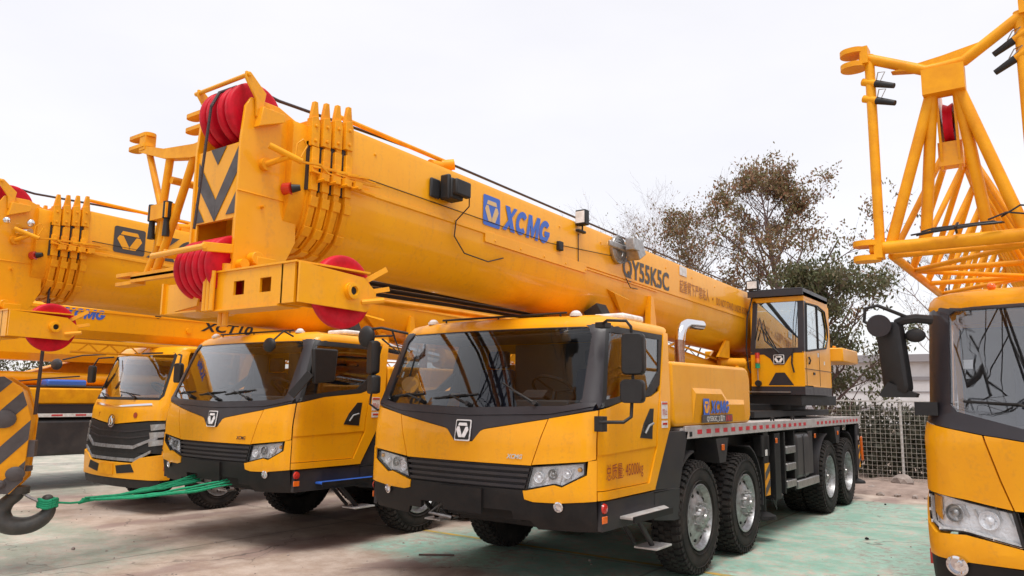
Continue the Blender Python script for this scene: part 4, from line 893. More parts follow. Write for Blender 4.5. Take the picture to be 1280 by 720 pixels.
def superstructure(root, P):
    mb = MB(); mb.cyl((0, 7.1, 1.56), (0, 7.1, 1.68), .80, n=48); mb.cyl((0, 7.1, 1.68), (0, 7.1, 1.80), .95, n=48); mb.box(-.9, 1.30, 6.6, 8.9, 1.78, 1.95); mb.box(-1.0, 1.0, 5.2, 9.6, 1.60, 1.70)
    mb.cyl((.55, 8.4, 1.6), (.75, 8.4, 1.6), .55, n=32)
    mb.build('turntable', 'chassis', root, bevel=.01)
    mb = MB()
    for sg in (1, -1):
        mb.prism([(5.9, 1.95), (9.4, 1.95), (10.4, 2.5), (10.4, 2.85), (9.4, 3.4), (8.4, 3.35), (7.2, 2.6), (5.9, 2.35)], 'x', .46 * sg, .42 * sg)
    mb.box(-.42, .42, 6.2, 9.0, 1.95, 2.0); mb.box(-.42, .42, 9.4, 10.3, 2.0, 2.8)
    mb.build('slewing_frame', 'yellow', root, bevel=.006)
    mb = MB(); mb.cyl((0, 7.3, 2.22), (0, 4.2, 2.50), .155, n=24); mb.cyl((0, 4.2, 2.50), (0, 4.05, 2.515), .175, n=24); mb.mi = 1; mb.cyl((0, 4.2, 2.5), (0, 2.55, 2.66), .10, n=20); mb.mi = 0; mb.cyl((-.14, 2.55, 2.68), (.14, 2.55, 2.68), .15, n=20)
    mb.tube([(.14, 7.0, 2.42), (.14, 4.4, 2.66), (.12, 4.2, 2.60)], .018, 6); mb.build('lift_cylinder', ['yellow', 'chrome'], root)
    mb = MB(); mb.prism([(5.6, 2.52), (6.1, 2.52), (6.1, 2.80), (5.95, 2.80)], 'x', .30, .34); mb.cyl((.2, 6.0, 2.45), (.5, 6.3, 2.45), .08); mb.build('bracket', 'yellow2', root)
    # counterweight
    mb = MB(); mb.prism([(-1.36, 9.35), (-.50, 9.15), (.50, 9.15), (1.36, 9.35), (1.36, 10.62), (1.24, 10.80), (-1.24, 10.80), (-1.36, 10.62)], 'z', 2.60, 2.86)
    cw = mb.build('counterweight', 'yellow', root, bevel=.02)
    mb = MB(); mb.tube([(1.05, 10.0, 2.86), (1.05, 10.0, 2.93), (1.05, 10.12, 2.93), (1.05, 10.12, 2.86)], .02, 8); mb.build('lifting_eye', 'yellow2', cw)
    mb = MB(); mb.cyl((-.38, 9.7, 3.0), (.38, 9.7, 3.0), .28, n=32); mb.cyl((-.42, 9.7, 3.0), (-.38, 9.7, 3.0), .36, n=32); mb.cyl((.38, 9.7, 3.0), (.42, 9.7, 3.0), .36, n=32); mb.build('winch_drum', 'rope', root)
    operator_cab(root, P)

def operator_cab(root, P):
    x0, x1 = .52, 1.372; yb, yr = 6.58, 8.28
    def yf(z): return yb + (0 if z < 2.6 else (z - 2.6) * .10)
    mb = MB(); Y = yf(2.3)
    # front lower panel with notches top and bottom
    def fp(pts, d=.0, th=.03): mb.plate([(x, yf(z) - d, z) for x, z in pts], (0, th, 0))
    fp([(x0, 2.10), (.80, 2.10), (.92, 2.30), (1.06, 2.30), (1.20, 2.10), (x1, 2.10), (x1, 2.62), (1.22, 2.62), (1.14, 2.55), (1.06, 2.43), (.90, 2.43), (.84, 2.53), (.74, 2.60), (x0, 2.60)])
    # side lower panel and pillars; rear; far side
    for X, sg in ((x1, 1), (x0, -1)):
        t = -.03 * sg
        mb.prism([(yb, 2.10), (yr, 2.10), (yr + .04, 2.45), (yr + .04, 2.72), (7.98, 2.76), (7.0, 2.66), (6.66, 2.64), (yb, 2.64)], 'x', X, X + t)
        mb.prism([(6.60, 2.64), (6.68, 2.64), (6.76, 3.44), (7.5, 3.47), (7.98, 3.40), (8.14, 3.10), (8.10, 2.90), (7.96, 2.75), (8.32, 2.72), (8.32, 3.42), (8.20, 3.56), (6.68, 3.54)], 'x', X, X + t)
    mb.box(x0, x1, yr, yr + .03, 2.1, 3.5); mb.box(x0, x1, yb, yr, 2.08, 2.11)
    mb.prism([(6.66, 3.49), (8.25, 3.51), (8.22, 3.56), (6.68, 3.54)], 'x', x0, x1)
    mb.prism([(x0 + .1, 3.46), (x1, 3.46), (x1, 3.54), (x0 + .05, 3.54)], 'y', 6.655, 6.68)
    c = mb.build('operator_cab', 'yellow', root, bevel=.012, angle=30)
    mb = MB(); fpb = lambda pts, d, th: mb.plate([(x, yf(z) - d, z) for x, z in pts], (0, th, 0))
    fpb([(x0, 2.60), (.74, 2.60), (.84, 2.53), (.90, 2.43), (1.06, 2.43), (1.14, 2.55), (1.22, 2.62), (x1, 2.62), (x1, 2.70), (x0, 2.70)], .003, .02)
    fpb([(x0, 2.70), (x0 + .075, 2.70), (x0 + .11, 3.46), (x0 + .04, 3.46)], .004, .03); fpb([(x1 - .09, 2.70), (x1, 2.70), (x1, 3.46), (x1 - .09, 3.46)], .004, .03)
    fpb([(.80, 2.10), (.92, 2.30), (1.06, 2.30), (1.20, 2.10)], .002, .02)
    mb.box(x0, x1, yb + .002, yb + .5, 1.95, 2.10); mb.box(x0, x1 + .002, yb + .5, yr, 1.95, 2.08)
    mb.prism([(6.60, 2.64), (6.72, 2.64), (6.80, 3.46), (6.67, 3.46)], 'x', x1 + .003, x1 - .02)
    mb.build('cab_trim', 'pillar', c)
    mb = MB(); mb.plate([(x, yf(z) + .012, z) for x, z in [(x0 + .075, 2.70), (x1 - .09, 2.70), (x1 - .09, 3.46), (x0 + .11, 3.46)]], (0, .005, 0)); mb.build('windscreen', 'blueglass', c)
    mb = MB(); mb.prism([(6.72, 2.66), (7.0, 2.67), (7.97, 2.77), (8.10, 2.9), (8.14, 3.1), (7.98, 3.40), (7.5, 3.46), (6.80, 3.43)], 'x', x1 - .012, x1 - .018); mb.build('side_window', 'blueglass', c); mb = MB(); mb.prism([(6.72, 2.66), (7.97, 2.77), (8.14, 3.1), (7.98, 3.40), (6.80, 3.43)], 'x', x0 + .012, x0 + .018); mb.build('side_window', 'blueglass', c)
    mb = MB(); mb.box(x1 - .02, x1 + .003, 7.50, 7.54, 2.72, 3.45); mb.tube([(x1 + .01, 6.72, 2.65), (x1 + .01, 7.96, 2.76), (x1 + .01, 8.12, 2.95), (x1 + .01, 8.12, 3.12), (x1 + .01, 7.97, 3.40), (x1 + .01, 7.5, 3.455), (x1 + .01, 6.80, 3.43), (x1 + .01, 6.72, 2.65)], .014, 5); mb.build('window_seal', 'black', c)
    mb = MB(); mb.box(x1, x1 + .004, 6.70, 6.706, 2.1, 2.64); mb.box(x1, x1 + .004, 7.52, 7.526, 2.1, 2.68); mb.box(x1, x1 + .005, 6.6, 8.3, 2.36, 2.368); mb.tube([(x1 + .01, 6.84, 2.44), (x1 + .03, 6.84, 2.50), (x1 + .01, 6.84, 2.56)], .014, 5); mb.obox((x1 + .005, 7.15, 2.30), .01, .10, .04)
    mb.build('door_handle', 'black', c)
    mb = MB(); mb.obox((x1 + .002, 7.45, 2.62), .004, .10, .07); mb.obox((x1 + .002, 7.85, 2.5), .004, .06, .06); mb.build('sticker', 'white', c)
    # black rain visor / roof rack with a lamp
    mb = MB(); mb.box(x0 - .02, x1 + .02, 6.60, 8.15, 3.56, 3.60); mb.box(x0 - .02, x1 + .02, 6.58, 6.61, 3.55, 3.65); mb.box(x1, x1 + .02, 6.60, 8.15, 3.56, 3.66); mb.box(x0, x1, 6.62, 8.1, 3.63, 3.65)
    for yy in (6.61, 7.1, 7.6, 8.1): mb.tube([(x0, yy, 3.66), (x1, yy, 3.66)], .012, 6)
    mb.build('roof_guard', 'pillar', c)
    mb = MB(); mb.obox((x0 + .06, 6.62, 3.76), .20, .08, .16); mb.build('work_light', 'black', c, bevel=.012)
    mb = MB(); mb.box(x0 - .02, x0 + .14, 6.572, 6.578, 3.70, 3.82); mb.build('lamp_glass', 'white', c)
    mb = MB(); mb.tube([(x0 + .04, 6.63, 3.55), (x0 - .03, 6.55, 3.2), (x0 - .05, 6.53, 2.7), (x0 - .03, 6.55, 2.38), (x0, 6.56, 2.30)], .012, 6); mb.tube([(x1 - .17, 6.55, 2.62), (x1 - .18, 6.53, 2.45), (x1 - .15, 6.54, 2.30)], .014, 6); mb.tube([(x1 - .1, 6.60, 3.45), (x1 - .14, 6.56, 3.1), (x1 - .16, 6.54, 2.62)], .006, 5); mb.build('grab_rail', 'black', c)
    mb = MB(); mb.tube([(.98, 6.54, 2.60), (.72, 6.53, 3.05)], .010, 5); mb.tube([(.62, 6.555, 2.85), (.70, 6.555, 3.2), (.78, 6.54, 2.82), (1.0, 6.53, 2.62)], .012, 5); mb.build('wiper', 'black', c)
    emblem(['reflector', 'reflector', 'black'], 'emblem', (.98, 6.572, 2.515), (1, 0, 0), (0, 0, 1), .17, c, h=.15, th=.006)
    mb = MB()
    for k, (z, m_) in enumerate(((2.58, 0), (2.49, 1), (2.42, 2))): mb.mi = m_; mb.cyl((x0 + .13, 6.52, z - .045), (x0 + .13, 6.52, z + .045), .038, n=12)
    mb.mi = 3; mb.cyl((x0 + .13, 6.52, 2.16), (x0 + .13, 6.52, 2.38), .009, n=6); mb.mi = 4; mb.cyl((x0 + .13, 6.50, 2.13), (x0 + .13, 6.56, 2.13), .05, n=14)
    mb.build('signal_tower', ['redlamp', 'orange', 'strap', 'steel', 'black'], c)
    seat(c, .95, 7.35, 2.5); mb = MB(); mb.box(x0 + .1, x1 - .1, 6.8, 7.1, 2.2, 2.6); mb.box(x0 + .05, x0 + .3, 7.2, 8.0, 2.1, 2.8); mb.build('control_desk', 'interior', c, bevel=.02)
    mb = MB(); mb.box(x0 + .02, x1 - .01, yb + .1, yb + .16, 1.985, 1.998); mb.box(x0 - .05, x1 - .22, yb - .03, yb, 1.985, 2.0); mb.build('door_sill', 'steel', c)
    return c

def big_crane(loc, P, label, group):
    root = empty('truck_crane', loc); tag(root, label, 'truck crane', group)
    big_cab(root, P); carrier(root, P); superstructure(root, P)
    dx, dy, dz = P.get('boom', (0, 0, 0))
    before = set(root.children); big_boom(root, P)
    if P.get('jib', True): folded_jib(root)
    for o in root.children:
        if o not in before: o.location += Vector((dx, dy, dz))
    return root
# ------------------------------------------------------------------ light truck crane (third in the row)
def light_crane(loc):
    root = empty('truck_crane', loc); tag(root, 'small truck crane with chrome smile grille and yellow bumper, left of the two big cranes', 'truck crane', GRP)
    S = Surf([(.35, .04), (.5, 0), (1.0, -.02), (1.6, .02), (2.45, .30), (2.52, .34), (2.58, .42)], [(.4, 1.14), (1.6, 1.14), (2.5, 1.02)], 1.14, .2, .12)
    mb = MB()
    S.wrap(mb, [(-1.15, 1.43), (-.84, 1.42), (0, 1.35), (.84, 1.42), (1.15, 1.43), (1.2, 1.75), (.985, 1.735), (0, 1.73), (-.985, 1.735), (-1.2, 1.75)], .010, .03)
    S.wrap(mb, [(.985, 1.74), (1.32, 1.75), (1.22, 2.52), (1.05, 2.52), (1.05, 2.40)], .010, .03, both=True)
    S.wrap(mb, [(-1.05, 2.46), (1.05, 2.46), (1.1, 2.53), (-1.1, 2.53)], .012, .03)
    S.wrap(mb, [(1.15, .90), (2.2, .90), (2.5, 1.3), (2.5, 2.52), (2.25, 2.52), (2.28, 1.75), (1.2, 1.72)], .010, .03, both=True)
    S.wrap(mb, [(1.2, 1.74), (1.32, 1.74), (1.22, 2.5), (1.1, 2.5)], .012, .03, both=True)
    mb.box(-1.0, 1.0, 1.55, 1.62, .9, 2.5)
    cab = mb.build('driver_cab', 'yellow', root, angle=30)
    mb = MB(); ss = [i * .1 for i in range(-24, 25)]; rings = []
    for z, off in ((2.50, .005), (2.53, .02), (2.57, .01), (2.60, -.06), (2.62, -.25)):
        r = [S.P(s, min(z, 2.54)) + Vector((S.N(s, 2.3).x, S.N(s, 2.3).y, 0)) * off for s in ss]
        for p in r: p.z = z
        rings.append(r)
    mb.loft(rings); mb.build('roof', 'yellow', cab, angle=40)
    mb = MB(); S.wrap(mb, [(-.97, 1.775), (.97, 1.775), (1.0, 1.82), (1.0, 2.42), (.95, 2.47), (-.95, 2.47), (-1.0, 2.42), (-1.0, 1.82)], .004, .005, .1); mb.build('windscreen', 'glass', cab)
    mb = MB(); ringwrap(S, mb, [(0, 1.735), (.99, 1.74), (1.05, 1.80), (1.05, 2.44), (.97, 2.50), (0, 2.50)], [(0, 1.775), (.97, 1.775), (1.0, 1.82), (1.0, 2.42), (.95, 2.47), (0, 2.47)], off=.012, th=.03); mb.build('window_frame', 'black', cab)
    mb = MB(); S.wrap(mb, [(-.88, 1.655), (0, 1.610), (.88, 1.655), (.86, 1.685), (0, 1.635), (-.86, 1.685)], .022, .02); mb.build('trim_strip', 'chrome', cab)
    mb = MB(); S.wrap(mb, [(-1.2, 1.42), (-.86, 1.40), (0, 1.335), (.86, 1.40), (1.2, 1.42), (1.2, .93), (.80, .93), (.55, .90), (-.55, .90), (-.8, .93), (-1.2, .93)], .012, .04)
    S.wrap(mb, [(-.82, .92), (.82, .92), (.60, .80), (-.60, .80)], .02, .03); mb.build('grille', 'black', cab)
    mb = MB()
    for z, w_, u in ((1.26, .95, .05), (1.16, .95, .05), (1.03, .9, .06)):
        S.wrap(mb, [(-w_, z + u), (-.5, z), (.5, z), (w_, z + u), (w_, z + u - .02), (.5, z - .025), (-.5, z - .025), (-w_, z + u - .02)], .022, .02)
    mb.build('grille_bar', 'dark', cab)
    mb = MB(); S.wrap(mb, [(-1.08, 1.19), (-.62, 1.035), (.62, 1.035), (1.08, 1.19), (1.08, 1.145), (.62, .985), (-.62, .985), (-1.08, 1.145)], .03, .02); S.wrap(mb, [(-1.0, .98), (-.66, .84), (.66, .84), (1.0, .98), (1.0, .94), (.66, .795), (-.66, .795), (-1.0, .94)], .03, .02); mb.build('chrome_smile', 'rim', cab)
    mb = MB(); c = S.Q(0, 1.40, .03); nn = S.N(0, 1.4); mb.lathe([(.085, 0), (.10, .01), (.105, .02), (.088, .02), (.085, 0)], c, nn, 24)
    mb.tube([c + Vector((-.05, -.01, -.06)), c + Vector((-.04, -.02, .03)), c + Vector((.0, -.02, .07)), c + Vector((.03, -.02, .0)), c + Vector((.0, -.01, -.03))], .013, 6); mb.tube([c + Vector((.0, -.02, -.06)), c + Vector((.05, -.02, -.02)), c + Vector((.05, -.02, .04))], .013, 6); mb.build('emblem', 'chrome', cab)
    mb = MB(); put_text(mb, '东风', S.Q(-.60, 1.46, .014), (1, 0, 0), (0, 0, 1), .09, width=.20, bold=.01, off=.0); mb.lathe([(.045, 0), (.045, .004), (.001, .004)], S.Q(.56, 1.50, .014), S.N(.56, 1.5), 14); mb.build('lettering', 'inkred', cab)
    mb = MB(); S.wrap(mb, [(-1.30, .93), (-.80, .86), (-.62, .77), (.62, .77), (.80, .86), (1.30, .93), (1.34, .70), (1.25, .53), (-1.25, .53), (-1.34, .70)], .05, .06); mb.build('bumper', 'yellow', cab, angle=30, bevel=.01)
    mb = MB(); S.wrap(mb, [(-1.15, .52), (1.15, .52), (1.10, .40), (-1.10, .40)], .03, .05)
    for sg in (1, -1): S.wrap(mb, [(sg * a, b) for a, b in ([(.26, .72), (.62, .76), (.70, .64), (.30, .60)] if sg > 0 else [(.30, .60), (.70, .64), (.62, .76), (.26, .72)])], .056, .01)
    mb.build('bumper_insert', 'black', cab)
    mb = MB(); S.wrap(mb, [(-.2, .58), (.2, .58), (.2, .74), (-.2, .74)], .062, .01); mb.build('number_plate', 'yellow2', cab)
    for sg in (1, -1): headlamp(cab, Surf([(.35, -.02), (2.5, -.02)], S.WF, 1.14, .2, .12), [(.62, .82), (.98, .86), (1.04, .76), (.80, .70), (.64, .73)], sg, [(.76, .78, .035), (.90, .79, .03)])
    mb = MB()
    for sg in (1, -1):
        for k in range(3): S.wrap(mb, [(sg * a, b) for a, b in ([(.92, 1.36 - k * .12), (1.15, 1.38 - k * .12), (1.16, 1.30 - k * .12), (.96, 1.27 - k * .12)] if sg > 0 else [(.96, 1.27 - k * .12), (1.16, 1.30 - k * .12), (1.15, 1.38 - k * .12), (.92, 1.36 - k * .12)])], .03, .015)
    mb.build('running_light', 'steel', cab)
    wiper(cab, S, -.50, 1.76, -.68, 1.83, -.92, 1.84, -.50, 1.80); wiper(cab, S, .45, 1.76, .22, 1.84, -.05, 1.86, .50, 1.81)
    for sg in (1, -1):
        mb = MB(); I = [(1.38, 1.80), (2.2, 1.82), (2.18, 2.44), (1.30, 2.44)]; S.wrap(mb, I if sg > 0 else mir(I), .0, .005, .2); mb.build('side_window', 'sideglass', cab)
        mb = MB(); D = [(1.34, .95), (2.2, .95), (2.25, 1.74), (1.34, 1.74)]; S.wrap(mb, D if sg > 0 else mir(D), .014, .03); mb.build('door', 'yellow', cab)
        mb = MB(); x = 1.30 * sg
        mb.tube([(1.02 * sg, .42, 2.46), (x, .30, 2.44), (x + .06 * sg, .25, 2.30), (x + .06 * sg, .25, 2.12)], .014, 6); box_mirror(mb, (x + .06 * sg, .24, 2.16), .17, .30, .08); mb.build('mirror', 'black', cab)
    # dish mirror of the kerb side reaching forward
    mb = MB(); mb.tube([(-1.05, .3, 2.50), (-1.35, .05, 2.48), (-1.62, -.15, 2.40)], .013, 6); mb.sph((-1.72, -.2, 2.32), .14, (1.3, .4, .7)); mb.build('front_mirror', 'dark', cab)
    mb = MB(); c = S.Q(-.50, 2.12, -.05); mb.plate([c + Vector((.12 * math.cos(t), .0, .105 * math.sin(t))) for t in [2 * math.pi * i / 24 for i in range(24)]], (0, .012, 0)); mb.build('sun_disc', 'amber', cab)  # plain amber disc set just behind the glass
    mb = MB(); mb.box(-1.0, 1.0, .2, .5, 1.2, 1.72); mb.box(-1.0, 1.0, 1.45, 1.5, 1.2, 2.4); mb.box(-1.0, 1.0, .3, 1.5, .9, .95); mb.build('dashboard', 'interior', cab, bevel=.02); seat(cab, .5, .75, 1.35); seat(cab, -.5, .75, 1.35); steering(cab, .5, .5, 1.9, .2)
    # carrier
    mb = MB(); mb.box(-.40, .40, .3, 7.0, .55, .85); mb.box(-1.1, 1.1, 1.7, 7.0, .95, 1.25)
    for y in (1.25, 4.7): mb.cyl((-.9, y, .48), (.9, y, .48), .09, n=10)
    mb.build('chassis', 'chassis', root, bevel=.01)
    for y, rear in ((1.25, False), (4.7, True)):
        for sg in (1, -1): wheel(root, 1.10 * sg, y, .48, sg, rear, r=.48, wd=.25)
    mb = MB(); mb.box(-1.12, 1.12, 1.75, 7.0, 1.25, 1.40); mb.build('deck', 'tread', root)
    mb = MB(); mb.prism([(2.6, 1.4), (5.6, 1.4), (5.8, 2.5), (4.2, 2.5), (2.8, 1.9)], 'x', -.35, .35); mb.build('slewing_frame', 'yellow', root, bevel=.02)
    # straight boom with black model lettering
    Y0, Y1 = -1.9, 8.5
    pr = [(.16, 3.06), (.24, 2.98), (.24, 2.72), (.13, 2.60), (-.13, 2.60), (-.24, 2.72), (-.24, 2.98), (-.16, 3.06)]
    pr = [(x, z + (.13 if z > 2.8 else .06)) for x, z in pr]; mb = MB(); mb.loft([[(x + .20, y, z) for x, z in pr] for y in (Y0, 1, 4, Y1)]); mb.box(.43, .45, Y0, Y1, 3.065, 3.08)
    for y in (.9, 2.9): mb.cyl((.44, y, 2.90), (.47, y, 2.90), .045, n=10)
    bm_ = mb.build('boom', 'yellow', root, angle=30)
    mb = MB(); mb.cyl((.44, .35, 3.11), (.448, .35, 3.11), .055, n=14); mb.cyl((.44, 3.2, 3.0), (.448, 3.2, 3.0), .045, n=14); mb.build('access_hole', 'chassis', bm_)
    mb = MB(); put_text(mb, 'XCT10', (.442, 1.12, 2.92), (0, 1, 0), (0, 0, 1), .22, width=1.05, bold=.03, shear=.3, off=.004); mb.build('lettering', 'black', bm_)
    mb = MB(); bold_logo(mb, (.442, -1.10, 2.95), (0, 1, 0), (0, 0, 1), .15, .6); mb.build('lettering', 'blue', bm_)
    mb = MB()
    for i in range(22):
        y = -.8 + i * .32; mb.tube([(.30, y, 2.46), (.30, y + .16, 2.59)], .012, 5); mb.tube([(.30, y + .16, 2.59), (.30, y + .32, 2.46)], .012, 5)
    mb.tube([(.30, -.9, 2.45), (.30, 6.4, 2.45)], .02, 6); mb.tube([(.30, -.9, 2.59), (.30, 6.4, 2.59)], .015, 6); mb.build('folding_jib', 'yellow2', root)
    return root

# ------------------------------------------------------------------ far left crane: only its flank shows
def far_crane(loc):
    root = empty('truck_crane', loc); tag(root, 'distant truck crane at the far left, only its dark tank and low boom in view', 'truck crane', GRP)
    big_cab(root, {'second': True, 'gvw': '总质量:25000kg'})
    mb = MB(); mb.box(-.5, .5, .4, 10, .6, 1.1); mb.box(-1.15, 1.15, 1.7, 10, 1.1, 1.38)
    for y in (2.15, 8.0, 9.3): mb.cyl((-1, y, .6), (1, y, .6), .1, n=10)
    mb.build('chassis', 'chassis', root)
    for y in (2.15, 8.0, 9.3):
        for sg in (1, -1): wheel(root, 1.375 * sg, y, .6, sg, y > 5)
    mb = MB(); mb.box(-1.36, 1.36, 1.75, 10.2, 1.585, 1.61); mb.box(-1.36, 1.365, 1.75, 10.2, 1.44, 1.58); dk = mb.build('deck', 'pillar', root)
    mb = MB(); mb.box(1.352, 1.374, 1.8, 10.2, 1.37, 1.437); mb.build('deck_edge', 'white', dk)
    mb = MB(); y = 1.95
    while y < 10: mb.box(1.375, 1.378, y, y + .20, 1.39, 1.42); y += .44
    mb.build('reflective_tape', 'redstripe', dk)
    mb = MB(); mb.obox((1.15, 5.95, .98), .40, 1.75, .68); mb.build('storage_box', 'tank', root, bevel=.06, seg=3)
    mb = MB(); mb.obox((1.15, 3.5, .98), .40, 1.2, .66); mb.obox((1.20, 4.82, .98), .3, .26, .70); mb.build('outrigger_housing', 'chassis', root, bevel=.02)
    mb = MB(); mb.obox((1.37, 4.95, 1.34), .01, .30, .04); mb.build('side_lamp', 'orange', root)
    mb = MB(); mb.box(.2, 1.25, 1.7, 6.9, 1.61, 1.92); mb.prism([(4.4, 1.6), (8.8, 1.6), (8.8, 2.7), (7.0, 2.7), (4.6, 1.95)], 'x', -.35, .15); mb.build('engine_cover', 'yellow2', root, bevel=.03)
    mb = MB(); mb.obox((.9, 5.85, 2.02), .3, .75, .14); mb.build('blue_tarpaulin', 'blue', root, bevel=.04)
    mb = MB(); mb.tube([(1.2, 4.5, 1.70), (1.2, 5.2, 1.72), (1.15, 6.0, 1.69), (1.2, 7.0, 1.71)], .02, 6); mb.tube([(1.2, 4.6, 2.0), (1.22, 5.4, 2.1), (1.2, 6.0, 2.16)], .014, 5)
    mb.tube([(1.0, 4.7, 1.95), (1.0, 7.2, 1.95)], .02, 6); mb.build('hydraulic_hose', 'cable', root)
    mb = MB(); mb.cyl((.5, 1.0, 2.12), (.5, 8.5, 2.12), .12, n=18); mb.build('lift_cylinder', 'yellow', root)
    pr = [(.30, 2.98), (.34, 2.92), (.34, 2.60), (.25, 2.46), (-.25, 2.46), (-.34, 2.60), (-.34, 2.92), (-.30, 2.98)]
    mb = MB(); mb.loft([[(x + .4, y, z) for x, z in pr] for y in (-1, 3, 6, 10)]); mb.obox((.45, 4.3, 2.1), .5, .12, .8); mb.build('boom', 'yellow', root, angle=30)
    return root

# ------------------------------------------------------------------ right edge: crane with lattice jib above its cab
def right_crane(loc):
    root = empty('truck_crane', loc); tag(root, 'truck crane cut off at the right edge, lattice jib above its cab', 'truck crane', GRP)
    H = 1.34
    S = Surf([(.6, .02), (.9, -.05), (1.2, -.03), (1.62, -.08), (1.8, -.02), (2.48, .10), (2.56, .16)], [(.6, H), (1.0, H + .015), (1.66, H), (1.8, H - .03), (2.5, H - .05), (2.6, H - .10)], H, .22, .15)
    mb = MB(); fl = [(-.985, 1.64), (-.905, 1.37), (-.842, 1.185), (.842, 1.185), (.905, 1.37), (.985, 1.64), (.0, 1.52)]
    S.wrap(mb, fl, .012, .03)
    S.wrap(mb, [(.995, 1.64), (.915, 1.37), (.852, 1.187), (1.10, 1.23), (1.56, 1.285), (1.60, 1.72), (1.40, 1.715)], .016, .035, both=True)
    S.wrap(mb, [(.80, .955), (.80, .848), (1.094, .842), (1.30, .845), (1.56, .86), (1.56, 1.24), (1.47, 1.20), (1.42, 1.06), (1.30, .995), (1.12, 1.005)], .022, .04, both=True)
    S.wrap(mb, [(-.80, .848), (.80, .848), (.80, .955), (-.80, .955)], .022, .04)
    S.wrap(mb, [(1.61, .86), (2.5, .86), (2.7, 1.4), (2.7, 2.53), (2.5, 2.53), (2.5, 1.75), (1.61, 1.72)], .014, .03, both=True)
    mb.box(-1.25, 1.25, 1.45, 1.5, .9, 2.5)
    cab = mb.build('driver_cab', 'yellow', root, angle=30)
    mb = MB(); ss = [i * .1 for i in range(-25, 26)]; rings = []
    for z, off in ((2.49, .01), (2.52, .03), (2.565, .03), (2.60, .0), (2.62, -.06), (2.63, -.3)):
        r = [S.P(s, min(z, 2.54)) + Vector((S.N(s, 2.3).x, S.N(s, 2.3).y, 0)) * off for s in ss]
        for p in r: p.z = z
        rings.append(r)
    mb.loft(rings); mb.build('roof', 'yellow', cab, angle=40)
    mb = MB()
    I = [(0, 1.60), (.77, 1.69), (1.16, 1.79), (1.20, 1.84), (1.20, 2.45), (1.16, 2.475), (0, 2.475)]
    O = [(0, 1.525), (.985, 1.645), (1.40, 1.72), (1.62, 1.74), (1.62, 2.50), (1.3, 2.51), (0, 2.505)]
    ringwrap(S, mb, O, I, off=.014, th=.04); mb.build('cab_mask', 'pillar', cab, angle=25)
    mb = MB(); S.wrap(mb, [(-a, b) for a, b in I[1:]][::1] + [(a, b) for a, b in I[1:]][::-1], .004, .005, .1); mb.build('windscreen', 'glass_near', cab)
    for sg in (1, -1):
        D = [(1.66, 1.80), (2.45, 1.85), (2.45, 2.45), (1.66, 2.46)]; mb = MB(); S.wrap(mb, D if sg > 0 else mir(D), .0, .005, .2); mb.build('side_window', 'sideglass', cab)
    hl = [(.842, 1.172), (1.10, 1.218), (1.40, 1.262), (1.465, 1.235), (1.45, 1.16), (1.40, 1.075), (1.28, 1.01), (1.12, 1.02), (.80, .965)]
    for sg in (1, -1):
        h = headlamp(cab, S, hl, sg, [(1.185, 1.135, .058), (.99, 1.11, .062)])
        mb = MB(); S.wrap(mb, [(sg * a, b) for a, b in ([(1.29, 1.225), (1.38, 1.24), (1.38, 1.13), (1.29, 1.08)] if sg < 0 else [(1.29, 1.08), (1.38, 1.13), (1.38, 1.24), (1.29, 1.225)])], -.018, .01); mb.build('turn_signal', 'amber', h)
        mb = MB(); path = [(1.43, 1.22), (1.42, 1.13), (1.37, 1.06), (1.28, 1.025), (1.12, 1.032), (.96, 1.0), (.82, .975)]
        mb.tube([S.Q(sg * a, b, -.012) for a, b in path], .013, 6)
        for a, b in path[:]: mb.obox(S.Q(sg * a, b, .0), .02, .012, .018)
        mb.build('daytime_strip', 'white', h)
    mb = MB()
    S.wrap(mb, [(-1.56, .68), (1.56, .68), (1.56, .853), (1.3, .838), (-1.3, .838), (-1.56, .853)], .016, .05); mb.build('bumper', 'chassis', cab)
    mb = MB()
    for sg in (1, -1): mb.lathe([(.062, 0), (.066, .03), (.052, .036), (.045, .008), (.001, .0)], S.Q(sg * 1.174, .82, .02), S.N(sg * 1.174, .82), 22); mb.lathe([(.02, .0), (.018, .02), (.001, .022)], S.Q(sg * 1.174, .82, .02), S.N(sg * 1.174, .82), 12)
    mb.build('fog_light', 'chrome', cab)
    mb = MB(); mb.obox((-1.375, .42, .80), .02, .05, .10); mb.build('side_marker', 'redlamp', cab)
    wiper(cab, S, -.62, 1.76, -.80, 1.84, -1.12, 1.86, -.55, 1.83); wiper(cab, S, .1, 1.70, -.1, 1.80, -.4, 1.80, .2, 1.80)
    # drop-down mirror assembly on the visible corner (root x is 5.2 - 3.9 inboard)
    def L(x, y, z): return (x - loc[0], y - loc[1], z)
    mb = MB()
    c = Vector(L(3.70, 0, 2.16)); rings = []
    for t, k, ky in ((-.5, .82, .9), (-.3, 1, 1), (.3, 1, 1), (.5, .85, .9)):
        rings.append([c + Matrix.Rotation(R_(-28), 3, 'Z') @ Vector((px * k + (-pz) * .10, t * .09, pz * ky)) for px, pz in rrect(-.095, .095, -.25, .25, .05, 4)])
    mb.loft(rings)
    mb.prism([L(3.60, 0, 1.90)[:1] + (1.90,), L(3.66, 0, 0)[:1] + (1.99,), L(3.84, 0, 0)[:1] + (1.91,), L(3.83, 0, 0)[:1] + (1.885,), L(3.62, 0, 0)[:1] + (1.885,)], 'y', -loc[1] - .06, -loc[1] + .06)
    mb.build('mirror', 'black', cab, angle=40)
    mb = MB(); mb.tube([L(3.94, .05, 2.42), L(3.85, 0, 2.43), L(3.78, -.02, 2.42), L(3.73, 0, 2.40)], .032, 8); mb.tube([L(3.80, -.02, 2.44), L(3.62, -.05, 2.53), L(3.54, -.06, 2.51), L(3.53, -.06, 2.42), L(3.60, -.07, 2.37)], .013, 7)
